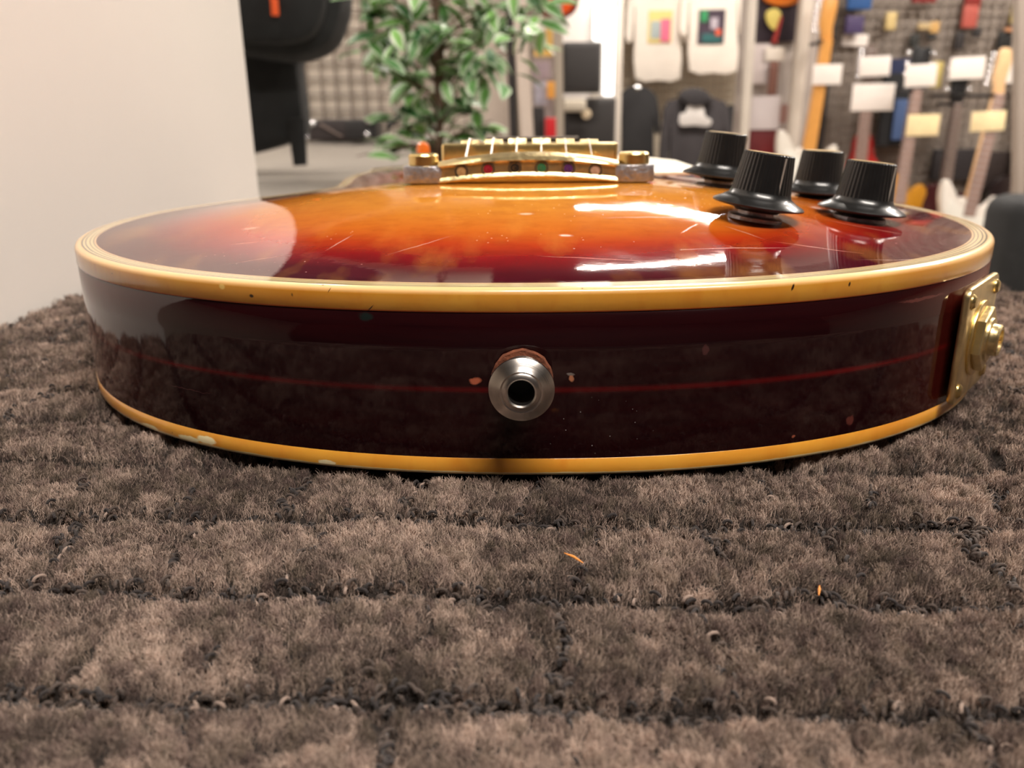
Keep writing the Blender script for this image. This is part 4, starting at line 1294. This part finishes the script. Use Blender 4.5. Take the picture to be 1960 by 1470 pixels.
# --- t-shirts
def tshirt(cx, top, w, h, Y, m, label, sleeve=0.26, printer=None, hoodie=False, group=None):
    s = empty('hoodie' if hoodie else 't_shirt', (0, 0, 0), label=label, cat='hoodie' if hoodie else 't-shirt', group=group)
    hw = w / 2
    hw *= 1.12
    bw = hw * 0.70
    pts = [(cx - hw * 0.22, top), (cx - hw * 0.1, top + h * 0.04), (cx + hw * 0.1, top + h * 0.04), (cx + hw * 0.22, top), (cx + hw * 0.6, top + h * 0.05), (cx + hw * 0.86, top + h * 0.14)]
    sl = h * sleeve
    pts += [(cx + hw, top + h * 0.18 + sl), (cx + bw + hw * 0.07, top + h * 0.22 + sl), (cx + bw * 1.01, top + h * 0.27), (cx + bw, top + h * 0.6), (cx + bw * 0.98, top + h), (cx, top + h * 1.02)]
    mir = [(2 * cx - x, y) for x, y in pts[5:-1]][::-1] + [(2 * cx - pts[4][0], pts[4][1])]
    pts = pts + mir
    slab('shirt_fabric', pts, Y, 0.05, m, s, 0.006, 2)
    b = B(); pc = at(cx, top - 6, Y); tube(b, [at(cx - hw * 0.5, top + h * 0.06, Y), at(cx, top + 1, Y), at(cx + hw * 0.5, top + h * 0.06, Y)], 0.006, 8); tube(b, [at(cx, top + 1, Y), at(cx, top - 8, Y), at(cx + 3, top - 14, Y)], 0.004, 8); mesh_obj('hanger', b, m_chr, s)
    return s
m_tee = mat('white_cotton', srgb(232, 222, 210), 0.85, noise=0.03, nscale=12, bump=0.2)
m_teeb = mat('black_cotton', srgb(36, 35, 36), 0.9, noise=0.1, nscale=12, bump=0.2)
s1 = tshirt(1258, -52, 112, 202, 6.24, m_tee, 'white t-shirt with a yellow, blue and pink square print', 0.42)
px_box('print', 1242, 20, 1285, 82, 6.205, 0.006, mat('print_yellow', srgb(226, 205, 130), 0.7), parent=s1)
px_box('print', 1246, 40, 1264, 74, 6.20, 0.006, mat('print_blue', srgb(165, 176, 176), 0.7), parent=s1)
px_box('print', 1266, 36, 1282, 80, 6.20, 0.006, mat('print_pink', srgb(222, 110, 140), 0.7), parent=s1)
s2 = tshirt(1364, -62, 116, 198, 6.15, m_tee, 'white t-shirt with a dark rectangular print with green corner', 0.42)
px_box('print', 1338, 18, 1385, 84, 6.115, 0.006, mat('print_dark', srgb(62, 48, 62), 0.7, noise=0.4, nscale=20), parent=s2)
px_box('print', 1342, 20, 1354, 42, 6.11, 0.006, mat('print_green', srgb(46, 140, 86), 0.7), parent=s2)
px_box('print', 1361, 34, 1374, 56, 6.11, 0.006, mat('print_grey', srgb(176, 166, 176), 0.7), parent=s2)
px_box('print', 1344, 64, 1380, 82, 6.11, 0.006, mat('print_teal', srgb(40, 92, 92), 0.7), parent=s2)
px_box('print', 1370, 56, 1380, 68, 6.105, 0.006, mat('print_orange', srgb(214, 90, 60), 0.7), parent=s2)
tshirt(1220, 164, 78, 190, 5.9, m_teeb, 'black t-shirt hanging below the yellow-print white t-shirt', 0.26)
s4 = tshirt(1332, 182, 128, 190, 5.85, mat('charcoal_cotton', srgb(58, 54, 56), 0.9, noise=0.12, nscale=10), 'charcoal hoodie with a white cloud-shaped print', 0.6, hoodie=True)
slab('hood', [(1300, 190), (1306, 174), (1330, 168), (1352, 176), (1360, 192), (1330, 204)], 5.8, 0.08, mat('charcoal_hood', srgb(52, 49, 51), 0.9), s4, 0.02, 3)
slab('print', [(1302, 240), (1302, 218), (1312, 216), (1318, 200), (1334, 196), (1346, 204), (1350, 222), (1362, 230), (1356, 242), (1330, 240)], 5.79, 0.008, mat('print_white', srgb(205, 200, 196), 0.8), s4, 0.002, 3)
tshirt(1408, 200, 60, 150, 6.1, m_teeb, 'black t-shirt partly hidden between hoodie and white rack post', 0.3)
px_box('dark_fabric', 1398, 8, 1424, 85, 6.44, 0.055, mat('dark_fabric_m', srgb(40, 42, 44), 0.9), 'dark garment right of the dark-print white t-shirt', 'garment')

# --- rack with papers between the two white posts
post(1440, 1424, 4.1, 15, m_white, 'left slim white rack post beside the hoodie')
post(1543, 1516, 4.1, 21, m_white, 'right thicker white rack post beside the maple neck')
YR = 4.15
px_box('rack_back_panel', 1430, -120, 1542, 330, YR + 0.06, 0.02, mat('rack_grey', srgb(170, 158, 150), 0.7, noise=0.12, nscale=8), 'grey rack back panel between the white posts', 'panel')
o = px_box('dark_poster', 1446, -60, 1532, 80, YR + 0.03, 0.01, mat('poster_dark', srgb(46, 34, 44), 0.6, noise=0.3, nscale=12), 'dark poster at the top between the white posts', 'poster')
ab = empty('electric_guitar', (0, 0, 0), label='amber guitar body end hanging over the dark poster', cat='guitar')
slab('body', [(1458, -90), (1534, -90), (1538, -20), (1528, 4), (1500, 12), (1474, 8), (1458, -10)], YR + 0.01, 0.03, mat('amber_body', srgb(222, 120, 28), 0.3, coat=1), ab, 0.01, 4)
slab('yellow_sticker', [(1466, 24), (1482, 16), (1494, 24), (1494, 44), (1482, 58), (1468, 44)], YR, 0.01, mat('fig_yellow', srgb(214, 196, 104), 0.6), None, 0.003, 3)
tag(bpy.context.scene.objects['yellow_sticker'], 'yellow rounded sticker on the dark poster', 'sticker')
slab('red_sticker', [(1494, 30), (1498, 34), (1486, 84), (1476, 82)], YR - 0.005, 0.008, mat('fig_red', srgb(158, 40, 32), 0.6), None, 0.002)
tag(bpy.context.scene.objects['red_sticker'], 'slanted dark red sticker beside the yellow one', 'sticker')
px_box('paper_notice', 1438, 84, 1470, 160, YR - 0.01, 0.004, mat('paper_rack', srgb(196, 184, 182), 0.7), 'grey-white leaflet high on the rack between the posts', 'paper')
px_box('paper_notice', 1466, 90, 1500, 116, YR - 0.02, 0.004, mat('paper_rack2', srgb(222, 212, 200), 0.7), 'small bright leaflet under the dark poster', 'paper')
px_box('brown_strap', 1474, 118, 1486, 182, YR - 0.03, 0.008, mat('strap_brown', srgb(116, 76, 64), 0.7), 'narrow brown strap hanging on the rack', 'strap')
px_box('paper_notice', 1440, 184, 1490, 248, YR - 0.04, 0.004, mat('paper_rack3', srgb(206, 196, 196), 0.7), 'large pale sheet on the rack above the dark red case', 'paper')
px_box('paper_notice', 1490, 200, 1514, 236, YR - 0.035, 0.004, mat('paper_rose', srgb(158, 120, 112), 0.7), 'rose-brown card beside the large pale sheet', 'paper')
px_box('red_case', 1437, 246, 1508, 330, YR - 0.03, 0.06, mat('case_red', srgb(100, 12, 18), 0.5, noise=0.2, nscale=10), 'dark red case behind the knobs, under the pale sheet', 'case')

# --- hanging guitars
m_maple = mat('maple_neck', srgb(214, 152, 78), 0.35, coat=0.6, noise=0.06, nscale=30)
m_maplep = mat('pale_maple', srgb(226, 186, 140), 0.35, coat=0.6, noise=0.05, nscale=30)
m_rose = mat('rosewood_board', srgb(96, 76, 66), 0.5, noise=0.15, nscale=40)
m_pinkrose = mat('pau_ferro_board', srgb(150, 122, 112), 0.5, noise=0.12, nscale=40)
for mm_ in (m_rose, m_pinkrose, m_maple):
    if mm_ is m_maple: continue
    t = NT(mm_)
    Z_ = t.sep()[2]
    fz = t.math('FRACT', t.math('DIVIDE', Z_, 0.027))
    old = t.b.inputs['Base Color'].links[0].from_socket
    t.link(t.mix(t.math('LESS_THAN', fz, 0.12), old, (0.5, 0.47, 0.45, 1)), t.b.inputs['Base Color'])
m_plate = mat('pickguard_white', srgb(226, 222, 212), 0.4)
m_plateb = mat('pickguard_black', srgb(22, 22, 24), 0.4)
def hang_guitar(px, head_top_py, Y, style, m_body, m_neck, m_board, label, tilt=0.0, scale=1.0, guard=None, m_head=None, reverse=False):
    p = at(px, head_top_py, Y)
    g = empty('electric_guitar', (p.x, Y, p.z), (0, tilt, 0), label, 'guitar', 'guitars hanging on the right-hand wire grid')
    g.scale = (scale,) * 3
    m_head = m_head or m_neck
    Z = lambda poly: [(x, z) for x, z in poly]
    T = XZ
    # headstock 0..-0.18, neck -0.18..-0.62, body -0.56..-1.0
    if style == 'single':
        hp = [(-0.02, -0.185), (-0.034, -0.15), (-0.042, -0.03), (-0.03, 0), (0, -0.008), (0.03, 0), (0.042, -0.03), (0.034, -0.15), (0.02, -0.185)]
        bp_ = [(-0.03, -0.56), (-0.09, -0.575), (-0.128, -0.63), (-0.115, -0.71), (-0.13, -0.78), (-0.163, -0.86), (-0.15, -0.94), (-0.09, -0.99), (0, -1.0), (0.09, -0.99), (0.15, -0.94), (0.163, -0.86), (0.13, -0.78), (0.112, -0.71), (0.124, -0.645), (0.10, -0.607), (0.07, -0.62), (0.035, -0.65), (0.03, -0.60)]
    else:
        hp = [(-0.02, -0.185), (-0.026, -0.16), (-0.040, -0.12), (-0.038, -0.02), (-0.02, 0.0), (0.008, -0.008), (0.022, -0.04), (0.018, -0.13), (0.021, -0.16), (0.02, -0.185)]
        bp_ = [(-0.035, -0.62), (-0.06, -0.63), (-0.09, -0.59), (-0.125, -0.552), (-0.145, -0.57), (-0.14, -0.64), (-0.115, -0.72), (-0.13, -0.80), (-0.160, -0.88), (-0.145, -0.955), (-0.08, -0.995), (0.0, -1.0), (0.09, -0.98), (0.15, -0.92), (0.155, -0.84), (0.12, -0.76), (0.108, -0.70), (0.125, -0.64), (0.12, -0.61), (0.10, -0.605), (0.07, -0.64), (0.035, -0.655)]
    if reverse:
        hp = [(-x, z) for x, z in hp]
    b = B(); prism(b, spline(bp_, 4), -0.022, 0.022, 0.006, T); mesh_obj('body', b, m_body, g)
    b = B(); prism(b, spline(hp, 3), -0.008, 0.008, 0.002, T); hd = mesh_obj('headstock', b, m_head, g)
    b = B(); prism(b, [(-0.021, -0.18), (0.021, -0.18), (0.027, -0.66), (-0.027, -0.66)], -0.010, 0.018, 0.003, Matrix.Translation((0, 0, 0)) @ T); mesh_obj('neck', b, m_neck, g)
    b = B(); prism(b, [(-0.0212, -0.182), (0.0212, -0.182), (0.0275, -0.70), (-0.0275, -0.70)], 0.016, 0.0255, 0.001, T); fbd = mesh_obj('fretboard', b, m_board, g)
    if guard:
        b = B()
        if style == 'single': gp = [(0.03, -0.70), (0.09, -0.69), (0.10, -0.78), (0.06, -0.86), (0.035, -0.84)]
        else: gp = [(-0.05, -0.66), (-0.10, -0.63), (-0.105, -0.70), (-0.08, -0.80), (-0.07, -0.86), (0.05, -0.88), (0.11, -0.93), (0.13, -0.86), (0.09, -0.76), (0.095, -0.68), (0.05, -0.70)]
        prism(b, spline(gp, 3), 0.0215, 0.0245, 0.001, T); mesh_obj('pickguard', b, guard, g)
    for zz in ((-0.745, -0.855) if style == 'single' else (-0.74, -0.80, -0.865)):
        b = B(); box(b, (0, -0.027, zz), (0.075, 0.010, 0.038 if style == 'single' else 0.018), 0.003); mesh_obj('pickup', b, m_plateb if style == 'single' or guard is m_plate else m_plate, g)
    b = B(); box(b, (0, -0.028, -0.90), (0.08, 0.012, 0.016), 0.003); mesh_obj('bridge', b, m_chr, g)
    for k in range(6):
        sx = (-1 if k % 2 else 1) if style == 'single' else (1 if reverse else -1)
        zz = -0.03 - 0.045 * (k // 2) if style == 'single' else -0.03 - 0.024 * k
        b = B(); tube(b, [(sx * 0.036, 0.002, zz), (sx * 0.052, 0.002, zz)], 0.004, 8); bmesh.ops.create_uvsphere(b, u_segments=12, v_segments=8, radius=0.010, matrix=Matrix.Translation((sx * 0.056, 0.002, zz))); mesh_obj('tuner', b, m_chr, hd)
    # wall hanger fork behind the headstock
    b = B()
    for s in (-1, 1): tube(b, [(s * 0.028, 0.02, -0.19), (s * 0.028, -0.03, -0.19)], 0.006, 8)
    tube(b, [(-0.028, 0.02, -0.19), (0.028, 0.02, -0.19)], 0.006, 8)
    hk = mesh_obj('guitar_hook', b, m_plateb); hk.matrix_world = g.matrix_basis; 
    wy = GW_Y - 0.02
    tag(hk, 'black hook holding ' + label.replace(' hanging', ''), 'hook')
    b2 = B(); tube(b2, [(0, 0.02, -0.19), (0, (wy - Y) / scale, -0.185)], 0.008, 8); st = mesh_obj('stem', b2, m_plateb, hk)
    return g
def body_m(name, c, coat=1.0): return mat(name, c, 0.3, coat=coat)
YH = 4.25
hang_guitar(1596, -14, 3.95, 'double', body_m('body_white', srgb(222, 214, 202)), m_maple, m_maple, 'white double-cut guitar with amber maple neck hanging nearest the white rack post', tilt=0.07, guard=m_plate, scale=1.04)
hang_guitar(1672, 85, YH, 'double', body_m('body_natural_red', srgb(222, 176, 112)), m_pinkrose, m_pinkrose, 'natural pale wood guitar hanging behind the front right knob', guard=mat('guard_red', srgb(176, 26, 22), 0.4), m_head=m_rose)
hang_guitar(1766, 88, 4.05, 'single', body_m('body_gold', srgb(190, 130, 22)), m_rose, m_pinkrose, 'gold yellow guitar hanging third from the rack posts', tilt=0.03, m_head=m_plateb)
hang_guitar(1842, 120, YH + 0.0, 'single', body_m('body_darkred', srgb(60, 16, 18)), m_rose, m_rose, 'very dark red guitar hanging between the gold and white ones', m_head=m_plateb)
hang_guitar(1932, 92, 3.85, 'double', body_m('body_white2', srgb(226, 218, 208)), m_maplep, m_pinkrose, 'white double-cut guitar with pale maple headstock at the far right', tilt=0.10, guard=m_plate, scale=1.02)
hang_guitar(1982, 110, YH + 0.1, 'single', body_m('body_black', srgb(30, 18, 18)), m_rose, m_rose, 'dark brown guitar half outside the right edge of the photo', m_head=m_plateb)
# upper row: bodies whose lower ends reach into the frame are above it; only dark ends show
for px, py, c, lab in ((1500, 268, srgb(130, 10, 16), 'deep red guitar body low behind the knobs'), (1652, 262, srgb(176, 16, 18), 'bright red guitar horn behind the natural guitar')):
    bb = empty('electric_guitar', (0, 0, 0), label=lab, cat='guitar')
    slab('body', [(px - 18, py + 4), (px, py - 10), (px + 16, py), (px + 22, py + 40), (px + 50, py + 90), (px - 50, py + 90), (px - 26, py + 40)], 4.36, 0.04, mat('body_' + lab[:8].replace(' ', '_'), c, 0.3, coat=1), bb, 0.008, 3)

# price tags hanging on necks
m_tagw = mat('tag_white', srgb(236, 226, 218), 0.6)
m_tagy = mat('tag_cream', srgb(240, 218, 170), 0.6, noise=0.06, nscale=30)
for x0, y0, x1, y1, Y, m, lab in [(1558, 123, 1609, 162, 3.912, m_tagw, 'white price tag on the amber maple neck'), (1648, 108, 1702, 146, 4.225, m_tagw, 'upper white price tag on the natural guitar'),
                               (1634, 160, 1708, 212, 4.218, m_tagw, 'large white price tag on the natural guitar neck'), (1736, 123, 1790, 166, 4.018, m_tagw, 'white price tag on the gold guitar headstock'),
                               (1822, 109, 1882, 151, 4.222, m_tagw, 'white price tag on the dark red guitar'), (1927, 118, 1990, 158, 4.32, m_tagw, 'white price tag at the right edge of the photo'),
                               (1739, 219, 1795, 260, 4.018, m_tagy, 'cream price tag on the gold guitar neck'), (1862, 213, 1921, 251, 3.817, m_tagy, 'cream price tag on the far right white guitar'), (1614, 66, 1660, 88, 4.42, m_tagw, 'small white tag right of the amber headstock')]:
    o = px_box('price_tag', x0, y0, x1, y1, Y, 0.004, m, lab, 'price tag', bev=0.001, group='price tags on the hanging guitars')
    o.rotation_euler = (0, rl.uniform(-0.05, 0.05), 0)
# navy banner, other small items on the grid
px_box('navy_banner', 1700, 112, 1752, 270, 4.36, 0.03, mat('navy_cloth', srgb(28, 36, 70), 0.8), 'navy blue strap panel between two price tags', 'banner')
px_box('black_pouch', 1696, 140, 1732, 280, 4.31, 0.03, mat('pouch_black', srgb(26, 26, 28), 0.8), 'black pouch below the navy panel', 'pouch')
px_box('blue_strap', 1716, 190, 1730, 268, 4.29, 0.015, mat('strap_blue', srgb(66, 88, 130), 0.7), 'faded blue strap hanging over the black pouch', 'strap')
px_box('yellow_strap', 1786, 118, 1800, 168, 4.34, 0.015, mat('strap_yellow', srgb(186, 166, 92), 0.7), 'olive yellow strap beside the white tag on the gold guitar', 'strap')
px_box('blue_box', 1628, -20, 1668, 18, 4.36, 0.04, mat('box_blue', srgb(34, 80, 138), 0.6), 'blue box at the top right of the amber headstock', 'box')
px_box('violet_box', 1622, 30, 1652, 64, 4.36, 0.04, mat('box_violet', srgb(70, 56, 96), 0.6), 'violet box below the blue box', 'box')
px_box('black_strap', 1552, -60, 1574, 300, 4.405, 0.02, m_blackpost, 'wide black strap left of the amber neck', 'strap')
for px, py, c, w, h, lab in [(1706, 40, srgb(200, 176, 120), 16, 34, 'yellow pick packet high on the grid'), (1770, 50, srgb(176, 152, 110), 22, 14, 'tan pick packet beside the grey packet'), (1790, 52, srgb(190, 150, 90), 14, 22, 'amber pick packet left of the pink headstock'),
                             (1752, 78, srgb(34, 34, 30), 14, 26, 'black clip under the tan packets'), (1784, 70, srgb(30, 30, 30), 14, 10, 'small black clip beside the amber packet'), (1858, 30, srgb(168, 78, 66), 22, 46, 'pinkish red packet near the top of the grid'), (1838, 78, srgb(36, 30, 30), 12, 34, 'black clip left of the pinkish packet'),
                             (1872, 62, srgb(34, 30, 30), 12, 18, 'black clip right of the pinkish packet'), (1925, 76, srgb(24, 24, 22), 20, 34, 'black rubber clip above the pale headstock'), (1950, 24, srgb(186, 166, 96), 18, 40, 'olive yellow packet in the top right corner'), (1770, -2, srgb(120, 26, 18), 44, 14, 'dark red packet at the top edge'), (1864, -4, srgb(126, 30, 20), 26, 30, 'brick red packet at the top edge'),
                             (1934, 60, srgb(176, 120, 80), 18, 14, 'orange packet left of the black rubber clip')]:
    px_box('pick_packet' if 'packet' in lab else 'clip', px - w / 2, py - h / 2, px + w / 2, py + h / 2, 4.40, 0.02, mat('item', c, 0.6), lab, 'packet' if 'packet' in lab else 'clip', bev=0.003)
# dark amp heads low on the wall
px_box('amplifier', 1790, 285, 1870, 345, 4.395, 0.03, mat('amp_dark', srgb(34, 28, 30), 0.6), 'dark amplifier behind the gold guitar', 'amplifier')
px_box('amplifier', 1882, 290, 1946, 370, 4.395, 0.03, mat('amp_dark2', srgb(38, 26, 22), 0.6), 'dark brown amplifier behind the far right neck', 'amplifier')
post(1952, 1950, 3.6, 18, m_wall_r, 'grey upright at the right edge of the photo')
px_box('black_bag', 1952, 380, 2060, 806, 2.4, 0.2, m_nylon, 'black bag at the right edge behind the carpet', 'bag', bev=0.05)

for im in list(bpy.data.images):
    pass
